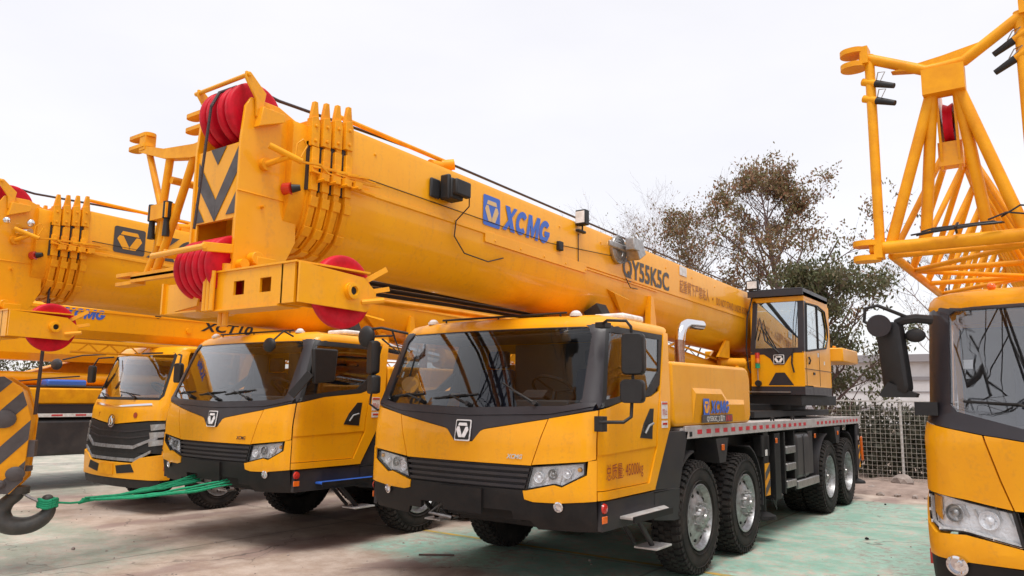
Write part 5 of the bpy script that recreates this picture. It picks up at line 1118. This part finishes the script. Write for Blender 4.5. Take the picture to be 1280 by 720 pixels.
    mb.obox(L(3.88, .05, 1.81), .14, .12, .09); mb.build('mirror_arm', 'black', cab)
    mb = MB(); mb.lathe([(.001, -.012), (.075, -.010), (.08, 0), (.07, .012), (.001, .03)], L(3.63, -.09, 2.38), (-.25, .9, .1), 24); mb.build('front_mirror', 'pillar', cab)
    mb = MB(); mb.sph(L(3.845, -.02, 2.31), .06, (1.1, .6, .8)); mb.build('repeater_mirror', 'black', cab)
    mb = MB(); mb.sph((-.90, .35, 2.645), .028); mb.build('clearance_lamp', 'orange', cab)
    mb = MB(); mb.plate([S.Q(-1.12, 2.08, -.004), S.Q(-1.06, 2.08, -.004), S.Q(-1.06, 2.14, -.004), S.Q(-1.12, 2.14, -.004)], (0, .002, 0)); mb.build('windscreen_sticker', 'white', cab)
    mb = MB(); mb.box(-1.2, 1.2, .25, .55, 1.3, 1.70); mb.box(-1.2, 1.2, 1.3, 1.35, 1.0, 2.45); mb.box(-1.2, 1.2, .3, 1.4, .95, 1.0); mb.build('dashboard', 'interior', cab, bevel=.03)
    seat(cab, -.62, .75, 1.4); seat(cab, .62, .75, 1.4); steering(cab, .62, .52, 1.95)
    # carrier behind
    mb = MB(); mb.box(-.5, .5, .4, 10, .6, 1.1); mb.box(-1.1, 1.1, 1.7, 10, 1.1, 1.5)
    for y in (2.15, 3.62, 7.87, 9.22): mb.cyl((-1, y, .6), (1, y, .6), .1, n=10)
    mb.build('chassis', 'chassis', root)
    for i, y in enumerate((2.15, 3.62, 7.87, 9.22)):
        for sg in (1, -1): wheel(root, 1.32 * sg, y, .6, sg, i > 1)
    mb = MB(); mb.box(-1.33, 1.33, 1.7, 10.3, 1.5, 1.56); mb.build('deck', 'tread', root)
    mb = MB(); mb.box(.35, 1.15, 3.2, 10.0, 3.0, 4.0); mb.prism([(7, 1.6), (10, 1.6), (10, 3.2), (8, 3.2)], 'x', .3, 1.2); mb.build('boom', 'yellow', root, bevel=.1, seg=4)
    j = lattice_jib(root, -1.035, -.35, 2.845, 4.20, .43, 7.5, 3.88)
    mb = MB(); random.seed(4)
    for k in range(6):
        a, bq = random.uniform(-.015, .015), random.uniform(-.010, .010)
        mb.tube([(-1.27 + .015 * k + .09 * (k % 2), -.42 + bq, 2.915 + a), (-1.15, -.43 + bq, 2.925 + a), (-1.0, -.43, 2.93 + a * .7), (-.88 + .02 * k, -.41, 2.94 + bq), (-.82 + .01 * k, -.39, 2.935)], .006, 5)
    mb.tube([(-1.02, -.39, 2.90), (-1.02, -.45, 2.93), (-1.01, -.40, 2.96)], .008, 5)
    mb.tube([(-.85, -.40, 2.96), (-.75, -.42, 2.99), (-.6, -.40, 2.96), (-.4, -.38, 2.98)], .006, 5); mb.tube([(-.78, -.40, 2.97), (-.68, -.44, 3.02), (-.5, -.42, 2.99), (-.4, -.38, 3.01)], .006, 5); mb.build('cable', 'cable', j)
    return root

# ------------------------------------------------------------------ hook block and its sling
def hook_block(loc):
    root = empty('hook_block', loc, R_(60)); root.scale = (1.22, 1.22, 1.0); tag(root, 'hazard striped hook block hanging in the left foreground with a black hook', 'hook block')
    # local z: hook bottom 0 ... block top 1.50
    out_ = [(-.30, .42), (.08, .40), (.20, .52), (.22, 1.08), (.10, 1.36), (-.08, 1.46), (-.34, 1.44), (-.48, 1.2), (-.46, .62)]
    out_ = [(x * .74 - .11, .42 + (z - .40) * 1.10) for x, z in out_]
    mb = MB()
    for y in (-.20, .17): mb.prism(out_, 'y', y, y + .03)
    mb.build('side_plate', 'yellow2', root, bevel=.006)
    mb = MB(); mb.prism([(x * .92 - .01, .93 + (z - .93) * .94) for x, z in out_], 'y', -.17, .17); mb.build('cheek_weight', 'yellow2', root)
    # stripes: clipped parallelograms on the visible faces
    def clip(poly, a, b, c):
        r = []
        for i in range(len(poly)):
            p, q = poly[i], poly[(i + 1) % len(poly)]; dp = a * p[0] + b * p[1] - c; dq = a * q[0] + b * q[1] - c
            if dp >= 0: r.append(p)
            if dp * dq < 0: t = dp / (dp - dq); r.append((p[0] + (q[0] - p[0]) * t, p[1] + (q[1] - p[1]) * t))
        return r
    mb = MB()
    for k in range(-4, 8):
        c = k * .235 + .30; a, b = -.80, .60
        pl = clip(clip(out_, a, b, c), -a, -b, -(c + .115))
        if len(pl) > 2: mb.prism(pl, 'y', -.203, -.2005); mb.prism(pl, 'y', .2005, .203)
    mb.build('hazard_stripe', 'hivis_dark', root)
    for x, z, r in ((-.14, 1.16, .09), (-.30, .66, .05), (-.02, .62, .07), (-.12, .52, .04)): mb = MB(); mb.lathe([(r, 0), (r, .02), (r * .6, .035), (.001, .035)], (x, -.20, z), (0, -1, 0), 18); mb.build('bolt_cover', 'hivis_dark', root)
    mb = MB(); mb.obox((.065, -.1, .86), .06, .16, .16); mb.build('rope_guard', 'hivis_dark', root); mb = MB(); mb.obox((.05, -.1, .66), .06, .1, .05); mb.build('rope_guard', 'hivis_dark', root)
    mb = MB()
    for i in range(4): mb.lathe([(.05, -.02), (.16, -.02), (.19, -.035), (.19, .035), (.16, .02), (.05, .02)], (-.18, -.12 + i * .08, 1.16), (0, 1, 0), 28)
    mb.build('sheave', 'red', root)
    # hook: tapering curved bar
    pts = []; rs = []
    for t, r in ((0, .055), (.1, .06), (.25, .062), (.4, .075), (.52, .088), (.62, .09), (.72, .083), (.82, .07), (.92, .05), (1, .022)):
        rs.append(r)
    path = [(-.02, .44), (-.03, .38), (-.09, .31), (-.125, .22), (-.10, .12), (-.02, .075), (.09, .08), (.18, .14), (.225, .23), (.20, .33)]
    mb = MB(); P3 = [Vector((x, 0, z)) for x, z in path]
    dense = []; dr = []
    for i in range(len(P3) - 1):
        p0 = P3[max(i - 1, 0)]; p1 = P3[i]; p2 = P3[i + 1]; p3 = P3[min(i + 2, len(P3) - 1)]
        for k in range(4):
            t = k / 4; dense.append(.5 * ((2 * p1) + (-p0 + p2) * t + (2 * p0 - 5 * p1 + 4 * p2 - p3) * t * t + (-p0 + 3 * p1 - 3 * p2 + p3) * t ** 3)); dr.append(rs[i] + (rs[i + 1] - rs[i]) * t)
    dense.append(P3[-1]); dr.append(rs[-1])
    mb.tube(dense, dr, 18); mb.cyl((-.02, 0, .40), (-.02, 0, .47), .09, n=16); mb.sph((.205, 0, .335), .045); h = mb.build('hook', 'hook', root, angle=70)
    mb = MB(); mb.tube([(.0, -.02, .42), (.08, -.04, .36), (.17, -.03, .30)], .014, 6); mb.build('safety_latch', 'steel', root)
    mb = MB()
    for x, y in ((-.30, -.12), (-.30, .12), (.05, -.04), (.05, .04)): mb.tube([(x, y, 1.2), (x + .02, y, 3.2 - loc[2])], .010, 6)
    mb.build('hoist_rope', 'rope', root)
    return root
# ------------------------------------------------------------------ ground
def ground_material():
    m = bpy.data.materials.new('painted_concrete'); m.use_nodes = True; n = m.node_tree; b = n.nodes['Principled BSDF']; lk = n.links.new
    g = n.nodes.new('ShaderNodeNewGeometry'); sx = n.nodes.new('ShaderNodeSeparateXYZ'); lk(g.outputs['Position'], sx.inputs[0])
    def noise_(sc, det=8, ro=.6, vec=None, scale3=None):
        z = n.nodes.new('ShaderNodeTexNoise'); z.inputs['Scale'].default_value = sc; z.inputs['Detail'].default_value = det; z.inputs['Roughness'].default_value = ro
        v = g.outputs['Position']
        if scale3: q = n.nodes.new('ShaderNodeMapping'); q.inputs['Scale'].default_value = scale3; lk(v, q.inputs[0]); v = q.outputs[0]
        lk(v, z.inputs[0]); return z.outputs[0]
    def math_(op, a, b_=None, c=None):
        q = n.nodes.new('ShaderNodeMath'); q.operation = op
        for i, x in enumerate((a, b_, c)):
            if x is None: continue
            if isinstance(x, (int, float)): q.inputs[i].default_value = x
            else: lk(x, q.inputs[i])
        return q.outputs[0]
    def ss(x, a, b_):
        q = n.nodes.new('ShaderNodeMapRange'); q.interpolation_type = 'SMOOTHSTEP'; lk(x, q.inputs[0]); q.inputs[1].default_value = a; q.inputs[2].default_value = b_; return q.outputs[0]
    def mix(f, a, b_):
        q = n.nodes.new('ShaderNodeMix'); q.data_type = 'RGBA'
        for s, x in ((0, f), (6, a), (7, b_)):
            if isinstance(x, tuple): q.inputs[s].default_value = (*x, 1)
            elif isinstance(x, (int, float)): q.inputs[s].default_value = x
            else: lk(x, q.inputs[s])
        return q.outputs[2]
    n1 = noise_(.32, 10, .62); n2 = noise_(1.9, 10, .7); n3 = noise_(26, 6, .7); n4 = noise_(.75, 8, .55, scale3=(1, .45, 1)); n5 = noise_(9, 8, .75)
    base = mix(ss(n2, .35, .68), (.37, .275, .215), (.54, .445, .375))
    base = mix(math_('MULTIPLY', ss(n4, .50, .60), .75), base, (.245, .165, .145))       # earth tracked over the slab
    base = mix(math_('MULTIPLY', ss(n1, .57, .70), .6), base, (.56, .50, .45))
    # green floor paint: right of x=-2 and up to y=10, with worn edges
    xx = math_('ADD', sx.outputs[0], math_('MULTIPLY', math_('SUBTRACT', n1, .5), 3.2)); yy = math_('ADD', sx.outputs[1], math_('MULTIPLY', math_('SUBTRACT', n2, .5), 1.6))
    area = math_('MULTIPLY', ss(xx, -2.6, -1.9), math_('SUBTRACT', 1, ss(yy, 9.5, 10.2)))
    area = math_('MULTIPLY', area, ss(math_('ADD', sx.outputs[1], math_('MULTIPLY', math_('SUBTRACT', n2, .5), 1.4)), .55, 1.1))
    left = math_('MULTIPLY', math_('MULTIPLY', math_('SUBTRACT', 1, ss(xx, -4.6, -3.4)), math_('SUBTRACT', 1, ss(yy, -.9, -.2))), .45)
    far = math_('MULTIPLY', math_('SUBTRACT', 1, ss(xx, -11, -9.5)), .35)
    area = math_('MAXIMUM', math_('MAXIMUM', area, left), far)
    wear = math_('SUBTRACT', 1, math_('MULTIPLY', ss(math_('ADD', n5, math_('MULTIPLY', n2, .6)), .74, .95), .85))
    area = math_('MULTIPLY', area, wear)
    green = mix(ss(n2, .3, .7), (.215, .390, .305), (.375, .545, .460))
    col = mix(area, base, green)
    col = mix(math_('MULTIPLY', ss(n3, .56, .72), .42), col, (.12, .09, .08))
    # joints every five metres
    for ax, off in ((1, 7.2), (0, .9)):
        t = math_('ABSOLUTE', math_('SUBTRACT', math_('PINGPONG', math_('ADD', math_('ADD', sx.outputs[ax], 100 - off), math_('MULTIPLY', n2, .03)), 2.5), 0))
        col = mix(math_('MULTIPLY', math_('SUBTRACT', 1, ss(t, .010, .028)), .55), col, (.12, .11, .09))
    # hairline cracks and fine grit
    vo = n.nodes.new('ShaderNodeTexVoronoi'); vo.feature = 'DISTANCE_TO_EDGE'; vo.inputs['Scale'].default_value = .42
    ad = n.nodes.new('ShaderNodeVectorMath'); ad.operation = 'MULTIPLY_ADD'; zc = n.nodes.new('ShaderNodeTexNoise'); zc.inputs['Scale'].default_value = 1.6; zc.inputs['Detail'].default_value = 6; lk(g.outputs['Position'], zc.inputs[0])
    lk(zc.outputs['Color'], ad.inputs[0]); ad.inputs[1].default_value = (.9, .9, 0); lk(g.outputs['Position'], ad.inputs[2]); lk(ad.outputs[0], vo.inputs['Vector'])
    crack = math_('MULTIPLY', math_('SUBTRACT', 1, ss(vo.outputs['Distance'], .001, .006)), math_('MULTIPLY', ss(n4, .42, .58), .7))
    col = mix(crack, col, (.08, .065, .055))
    n6 = noise_(120, 3, .6); col = mix(math_('MULTIPLY', ss(n6, .60, .70), .35), col, (.16, .13, .11)); col = mix(math_('MULTIPLY', math_('SUBTRACT', 1, ss(n6, .30, .40)), .35), col, (.62, .58, .54))
    lk(col, b.inputs['Base Color'])
    r = n.nodes.new('ShaderNodeMapRange'); r.inputs['To Min'].default_value = .55; r.inputs['To Max'].default_value = .85; lk(n2, r.inputs[0]); lk(r.outputs[0], b.inputs['Roughness'])
    bp = n.nodes.new('ShaderNodeBump'); bp.inputs['Strength'].default_value = .35; bp.inputs['Distance'].default_value = .02; lk(math_('ADD', math_('MULTIPLY', n3, .5), n5), bp.inputs['Height']); lk(bp.outputs[0], b.inputs['Normal'])
    return m
random.seed(11)
mb = MB(); mb.add([(-600, -600, -.02), (600, -600, -.02), (600, 900, -.02), (-600, 900, -.02)], [(0, 1, 2, 3)])
g = mb.build('ground', mat('bare_earth', (.30, .22, .18), .95, dirt=(.20, .15, .11), vscale=.8, bump=.8, bscale=6)); tag(g, kind='structure')
edge = []
for i in range(81):
    x = -60 + i * 1.25; edge.append((x, 11.15 + (.0 if x < -2 else -.22 * (x - 0)) * 0 + random.uniform(-.12, .12), 0))
mb = MB(); pts = [(-60, -40, 0), (40, -40, 0)] + edge[::-1]
mb.plate(pts, (0, 0, -.018)); g = mb.build('concrete_yard', ground_material()); tag(g, kind='structure')
mb = MB()
for x0, x1 in ((-2.75, -1.2), (-1.1, .9), (1.0, 2.1), (2.25, 3.4)): mb.add([(x0, 2.24, .004), (x1, 2.24, .004), (x1, 2.33, .004), (x0, 2.33, .004)], [(0, 1, 2, 3)])
g = mb.build('painted_line', mat('worn_yellow_line', (.55, .33, .06), .7, dirt=(.22, .30, .16), vscale=6)); tag(g, kind='structure')

GRP = 'yellow truck cranes parked in a row'
crane1 = big_crane((0, 0, 0), {}, 'big yellow truck crane in the centre with blue logo on its boom, nearest complete one', GRP)
random.seed(3)
crane2 = big_crane((-4.08, 0, 0), {'second': True, 'boom': (-.22, .12, -.03), 'gvw': '总质量:42000kg', 'step': 'blue', 'jib': False}, 'yellow truck crane with grey boom logo, parked between the central crane and the small one', GRP)
light_crane((-7.75, .4, 0))
far_crane((-12.4, -4.6, 0))
right_crane((5.2, -.15, 0))
hb = hook_block((-4.15, -2.33, .41))

# green sling from the hook to the bumper of the second crane
random.seed(8)
def sling(p0, p1, sag, n=14):
    return [Vector(p0).lerp(Vector(p1), i / n) + Vector((random.uniform(-.008, .008), random.uniform(-.008, .008), -sag * math.sin(math.pi * i / n) + random.uniform(-.008, .008))) for i in range(n + 1)]
mb = MB(); H0 = Vector((-4.025, -2.11, .70)); T1 = (-4.45, -.06, .80)
for k in range(4):
    a0 = H0 + Vector((.0, .02 * k, .012 * k)); mb.tube(sling(a0 + Vector((.02, .3, -.02)), (-4.60 + .05 * k, -.10, .80 - .02 * k), .03), [.013 + random.uniform(-.004, .006) for _ in range(15)], 8)
for k in range(3): mb.tube(sling(H0 + Vector((.05, .40, -.0)), (-3.85 + .05 * k, -.12, .80 - .025 * k), .04), [.012 + random.uniform(-.003, .005) for _ in range(15)], 8)
for k in range(4):
    c = H0 + Vector((0, 0, -.03 + k * .022)); mb.tube([c + Vector((.085 * math.cos(t), .085 * math.sin(t), .01 * math.sin(3 * t))) for t in [i * math.pi / 8 for i in range(17)]], .018, 7)
mb.tube([H0 + Vector((.03, .08, 0)), H0 + Vector((.02, .22, -.02)), H0 + Vector((.02, .34, -.02))], .012, 6)
o = mb.build('tow_sling', 'strap', angle=80); tag(o, 'green polyester sling tied from the hook to the second crane bumper', 'sling')

# ------------------------------------------------------------------ fence, hedge, rubble, far buildings
def fence():
    root = empty('fence', (0, 12.9, 0)); tag(root, 'welded wire fence with pale posts along the back of the yard', 'fence')
    x0, x1 = -34, 14; mb = MB(); r = .0026; x = x0
    while x < x1: mb.box(x - r, x + r, -r, r, .05, 1.86); x += .10
    z = .06
    while z < 1.87: mb.box(x0, x1, -r * 2.6, -r * .9, z - r, z + r); z += .10
    mb.build('wire_mesh', mat('fence_wire', (.50, .46, .41), .5), root)
    x = 1.72 - 2.6 * 14
    while x < x1:
        mb = MB(); mb.cyl((x, .03, 0), (x, .03, 1.93), .028, n=8); mb.sph((x, .03, 1.93), .032); mb.build('post', 'post', root); x += 2.6
    mb = MB(); mb.box(x0, x1, -.02, .015, .0, .045); mb.box(x0, x1, -.014, .012, 1.865, 1.89); mb.build('rail', 'post', root)
fence()
def rand_rot(): return Euler((random.uniform(0, 6.3), random.uniform(0, 6.3), random.uniform(0, 6.3))).to_matrix()
def leaf_quad(mb, c, s, rot=None):
    rot = rot or rand_rot(); a = rot @ Vector((s, 0, 0)); b = rot @ Vector((0, s * .45, 0)); c = Vector(c)
    mb.add([c - a, c + b - a * .1, c + a, c - b - a * .1], [(0, 1, 2, 3)])
def build_fast(mb, name, m, parent=None):
    me = bpy.data.meshes.new(name); me.from_pydata([tuple(p) for p in mb.v], [], mb.f); me.materials.append(M[m]); o = bpy.data.objects.new(name, me); COL.objects.link(o)
    if parent: o.parent = parent
    return o
random.seed(5)
mb = MB()
clumps = [(random.uniform(-16, 12), random.uniform(13.6, 15.2), random.uniform(.2, 1.35), random.uniform(.45, .8)) for _ in range(420)] + [(random.uniform(-34, -16), random.uniform(13.8, 15), random.uniform(.5, 1.2), .8) for _ in range(60)]
for cx, cy, cz, cr in clumps:
    for _ in range(170):
        d = Vector((random.gauss(0, 1), random.gauss(0, 1), random.gauss(0, 1))).normalized() * cr * random.uniform(.55, 1.02); p = Vector((cx, cy, cz)) + d
        if .02 < p.z < 2.35 and p.y > 13.25: leaf_quad(mb, p, random.uniform(.055, .10))
h = build_fast(mb, 'hedge', 'leaf_hedge'); tag(h, 'dense shrubbery behind the wire fence', 'hedge', kind='stuff')
mb = MB()
for _ in range(170):
    x = random.uniform(-34, 14); p = [(x + .2 * random.random(), 14.8 + random.uniform(-.4, .4), 0)]
    for k in range(4): q = p[-1]; p.append((q[0] + random.uniform(-.12, .12), q[1] + random.uniform(-.1, .1), q[2] + .42))
    mb.tube(p, [.018, .014, .010, .006, .003], 5)
h = mb.build('hedge_stems', 'bark'); tag(h, 'woody stems inside the shrubbery behind the fence', 'hedge', kind='stuff')
# rubble strip
mb = MB(); random.seed(21)
def rock(mb, c, s):
    bm = bmesh.new(); bmesh.ops.create_icosphere(bm, subdivisions=1 if s < .12 else 2, radius=s); off = Vector((random.random() * 50, 0, 0)); sc = Vector((random.uniform(.7, 1.3), random.uniform(.7, 1.2), random.uniform(.45, .85)))
    vs_ = [];
    for v in bm.verts: q = v.co * (1 + .35 * noise.noise(v.co / s * 1.3 + off)); vs_.append(Vector(c) + Vector((q.x * sc.x, q.y * sc.y, q.z * sc.z)))
    fs = [[v.index for v in f.verts] for f in bm.faces]; bm.free(); mb.add(vs_, fs)
for _ in range(1500):
    x = random.uniform(-12, 9); y = random.uniform(11.1, 13.2) if random.random() < .8 else random.uniform(11.0, 15); s = random.choice((.02, .03, .04, .05, .07, .10)) * random.uniform(.7, 1.3); rock(mb, (x, y, s * .3), s)
h = mb.build('rubble', 'stone', angle=20); tag(h, 'broken stones and earth strewn along the foot of the fence', 'rubble', kind='stuff')
mb = MB(); rock(mb, (0, 0, .17), .30); o = mb.build('boulder', 'stone', angle=25); o.location = (1.75, 12.55, 0); tag(o, 'grey boulder lying at the fence post beside the right crane', 'boulder')
mb = MB()
nx, ny = 90, 14
vs_ = [(-14 + 24 * i / nx, 11.0 + 4 * j / ny, (-.03 if j == 0 else .05 + .09 * noise.noise(Vector((-14 + 24 * i / nx, 11 + 4 * j / ny, 3)) * 1.7) + (.10 if j > 6 else .03 * j / 2))) for j in range(ny + 1) for i in range(nx + 1)]
mb.add(vs_, [(j * (nx + 1) + i, j * (nx + 1) + i + 1, (j + 1) * (nx + 1) + i + 1, (j + 1) * (nx + 1) + i) for j in range(ny) for i in range(nx)])
h = mb.build('earth_bank', mat('loose_earth', (.34, .255, .215), .95, dirt=(.20, .145, .12), vscale=3, bump=1, bscale=25)); tag(h, kind='structure')
random.seed(77); mb = MB()
for _ in range(420):
    x = random.uniform(-9, 3.6); y = random.uniform(-3, 2.2) if random.random() < .7 else random.uniform(2, 10.8); s = random.choice((.004, .006, .008, .012)) * random.uniform(.8, 1.5); rock(mb, (x, y, s * .3), s)
h = mb.build('grit', 'stone', angle=20); tag(h, 'scattered grit and crumbs of concrete lying on the yard', 'grit', kind='stuff')
# debris on the slab
o = MB().beam((-1.62, .98, .012), (-1.28, 1.22, .012), .018, .018).build('wooden_stick', 'bark'); tag(o, 'thin dark stick lying on the slab before the central crane', 'stick')
for i, (x, y, lab) in enumerate(((2.35, 5.6, 'small dark pebble on the green paint near the right crane'), (1.9, 9.6, 'dark pebble near the worn far edge of the green paint'), (-5.0, -1.35, 'small stone on the concrete just right of the hook'))):
    mb = MB(); rock(mb, (0, 0, .015), .03 + .01 * i * 0); o = mb.build('pebble', 'chassis' if i < 2 else 'stone'); o.location = (x, y, 0); tag(o, lab, 'pebble', 'loose pebbles on the yard')
# long pale building beyond the hedge
def far_building():
    root = empty('warehouse', (2, 52, 0)); tag(root, 'long low white warehouse behind the fence on the right', 'warehouse')
    mb = MB(); mb.box(-22, 26, 0, 14, 0, 4.6); mb.build('wall', 'wall', root)
    mb = MB(); mb.box(-22.4, 26.4, -.5, 14.4, 4.6, 5.1); mb.box(-22, 26, -.10, -.03, 3.35, 3.6); mb.build('roof', 'roofing', root)
    mb = MB(); mb.box(-22, 26, -.06, -.01, 2.55, 2.62); mb.box(-22, 26, -.06, -.01, 1.2, 1.5)
    mb.build("wall_rib", "roofing", root)
far_building()

# ------------------------------------------------------------------ trees
def tree(name, loc, h, seed, leaf, nleaf, lsize, label, group, spread=.42, trunk=.16, levels=4, first=.28, upright=.55, bark='bark', cluster=.14, gap=-.12, prim=13):
    random.seed(seed); root = empty(name, loc); tag(root, label, 'tree', group)
    mb = MB(); tips = []
    def branch(p, d, L, r, lv):
        n = 5; pts = [p.copy()]; rs = [r]; q = p.copy(); dd = d.copy(); wob = .06 if lv == 0 else .16
        for i in range(n):
            dd = (dd + Vector((random.gauss(0, wob), random.gauss(0, wob), random.gauss(0, .06) + .05))).normalized(); q = q + dd * L / n; pts.append(q.copy()); rs.append(r * (1 - (.62 if lv == 0 else .6) * (i + 1) / n))
        mb.tube(pts, rs, 7 if lv < 2 else (5 if lv < 3 else 3), caps=False)
        if lv >= levels - 1: tips.extend(pts[1:] if lv == levels else pts[3:])
        if lv >= levels: return
        k = random.randint(3, 5) if lv else prim
        for j in range(k):
            t = random.uniform(.30, 1) if lv else first + (1 - first) * (j + .5) / k
            i = min(int(t * n), n - 1); base = pts[i].lerp(pts[i + 1], t * n - i); az = random.uniform(0, 6.28) if lv else j * 2.4 + random.uniform(-.4, .4)
            side = Vector((math.cos(az), math.sin(az), 0)); up_ = upright + (.25 * t if lv == 0 else 0)
            nd = (dd * up_ + side * (1.25 - up_) + Vector((0, 0, .10))).normalized()
            Lk = h * spread * (math.sin(math.pi * min(1, .30 + .62 * (t - first) / (1 - first))) ** .8) * random.uniform(.8, 1.15) if lv == 0 else L * random.uniform(.45, .68)
            branch(base, nd, Lk, max(rs[i] * (.5 if lv == 0 else .6), .004), lv + 1)
    branch(Vector((0, 0, 0)), Vector((0, 0, 1)), h * .86, trunk, 0)
    mb.build('trunk', bark, root, angle=80)
    if nleaf:
        cr = MB(); tips = [p for p in tips if noise.noise(p * .8 + Vector((seed, 0, 0))) > gap]
        for _ in range(nleaf):
            p = random.choice(tips); c = p + Vector((random.gauss(0, cluster), random.gauss(0, cluster), random.gauss(0, cluster))); leaf_quad(cr, c, lsize * random.uniform(.6, 1.25))
        build_fast(cr, 'crown', leaf, root)
    return root
TG = 'trees behind the fence'
tree('broadleaf_tree', (-4.3, 26.9, 0), 11.9, 12, 'leaf_brown', 15000, .085, 'tall half bare tree with brownish leaves rising behind the operator cab', TG, spread=.40, trunk=.18, gap=-.06, cluster=.13, prim=17, first=.22)
tree('broadleaf_tree', (-2.3, 23.6, 0), 6.6, 19, 'leaf_dark', 15000, .085, 'dense darker green tree right of the operator cab', TG, spread=.38, trunk=.13, first=.06, gap=-.3, prim=17)
tree('broadleaf_tree', (-9.6, 27, 0), 9.6, 23, 'leaf_brown', 6000, .070, 'thinly leaved tree left of the tall brownish tree', TG, spread=.40, trunk=.11, gap=0)
for i, (x, y, h, sd_, lab) in enumerate(((-13.2, 29, 11.0, 31, 'bare tree with fine twigs above the cable reel of the central boom'), (-16.6, 30, 11.2, 37, 'leftmost bare tree peeping over the central boom'), (1.4, 27, 7.2, 41, 'bare tree seen between the mirror and the dark green tree'), (3.6, 24, 6.2, 43, 'small bare tree just left of the right crane cab'))):
    tree('bare_tree', (x, y, 0), h, sd_, 'leaf_brown', 500, .05, lab, TG, spread=.42, trunk=.09, bark='twig', levels=4, upright=.6, first=.2)
for i, (x, y, h, sd_, lab) in enumerate(((-36, 15.5, 4.9, 51, 'low green tree far off behind the leftmost crane'), (-42, 10.5, 5.0, 53, 'low green tree beyond the striped hook block'), (-39, 13, 4.6, 57, 'low green tree far off above the blue tarpaulin'))):
    tree('broadleaf_tree', (x, y, 0), h, sd_, 'leaf_dark', 6000, .10, lab, TG, spread=.5, trunk=.12, first=.1, cluster=.3, gap=-.5)

def lattice_crane(loc, top, lab, half=.75):
    root = empty('lattice_crane', loc); tag(root, lab, 'crawler crane', 'lattice cranes across the yard')
    top = Vector(top) - Vector(loc); base = Vector((0, 0, 2.2)); ax = (top - base); L = ax.length; ax.normalize(); u, v, _ = frame(ax); n = int(L / 2.5); mb = MB()
    def C(i, a, b):
        t = i / n; k = half * min(1, .25 + t * 6, .3 + (1 - t) * 6); return base + ax * L * t + u * a * k + v * b * k
    cs = [(-1, -1), (1, -1), (1, 1), (-1, 1)]
    for a, b in cs: mb.tube([C(i, a, b) for i in range(n + 1)], .075, 6)
    for i in range(n):
        for k in range(4):
            a, b = cs[k]; c, d = cs[(k + 1) % 4]
            mb.tube([C(i, a, b), C(i + 1, c, d)] if i % 2 else [C(i, c, d), C(i + 1, a, b)], .038, 5); mb.tube([C(i, a, b), C(i, c, d)], .035, 5)
    mb.build('lattice_boom', 'dark', root, angle=60)  # dark colour stands in for the boom's backlit tone in the windscreens
    mb = MB(); mb.box(-1.6, 1.6, -3.8, 1.4, 1.1, 2.9); mb.build('machine_house', 'yellow', root, bevel=.08)
    for s in (-1, 1): mb = MB(); mb.prism([(-3.2, .15), (-2.8, 0), (2.8, 0), (3.2, .15), (3.3, .6), (2.9, 1.0), (-2.9, 1.0), (-3.3, .6)], 'x', s * 1.5, s * 2.3); mb.build('crawler_track', 'chassis', root, bevel=.05)
lattice_crane((-13, -13, 0), (-5.5, -9.5, 26), 'lattice boom crawler crane across the yard, mirrored in the left windscreens')
lattice_crane((1.5, -14, 0), (-9.5, -11, 17), 'lattice boom crawler crane leaning left behind the viewer, mirrored in the right windscreen', 1.0)
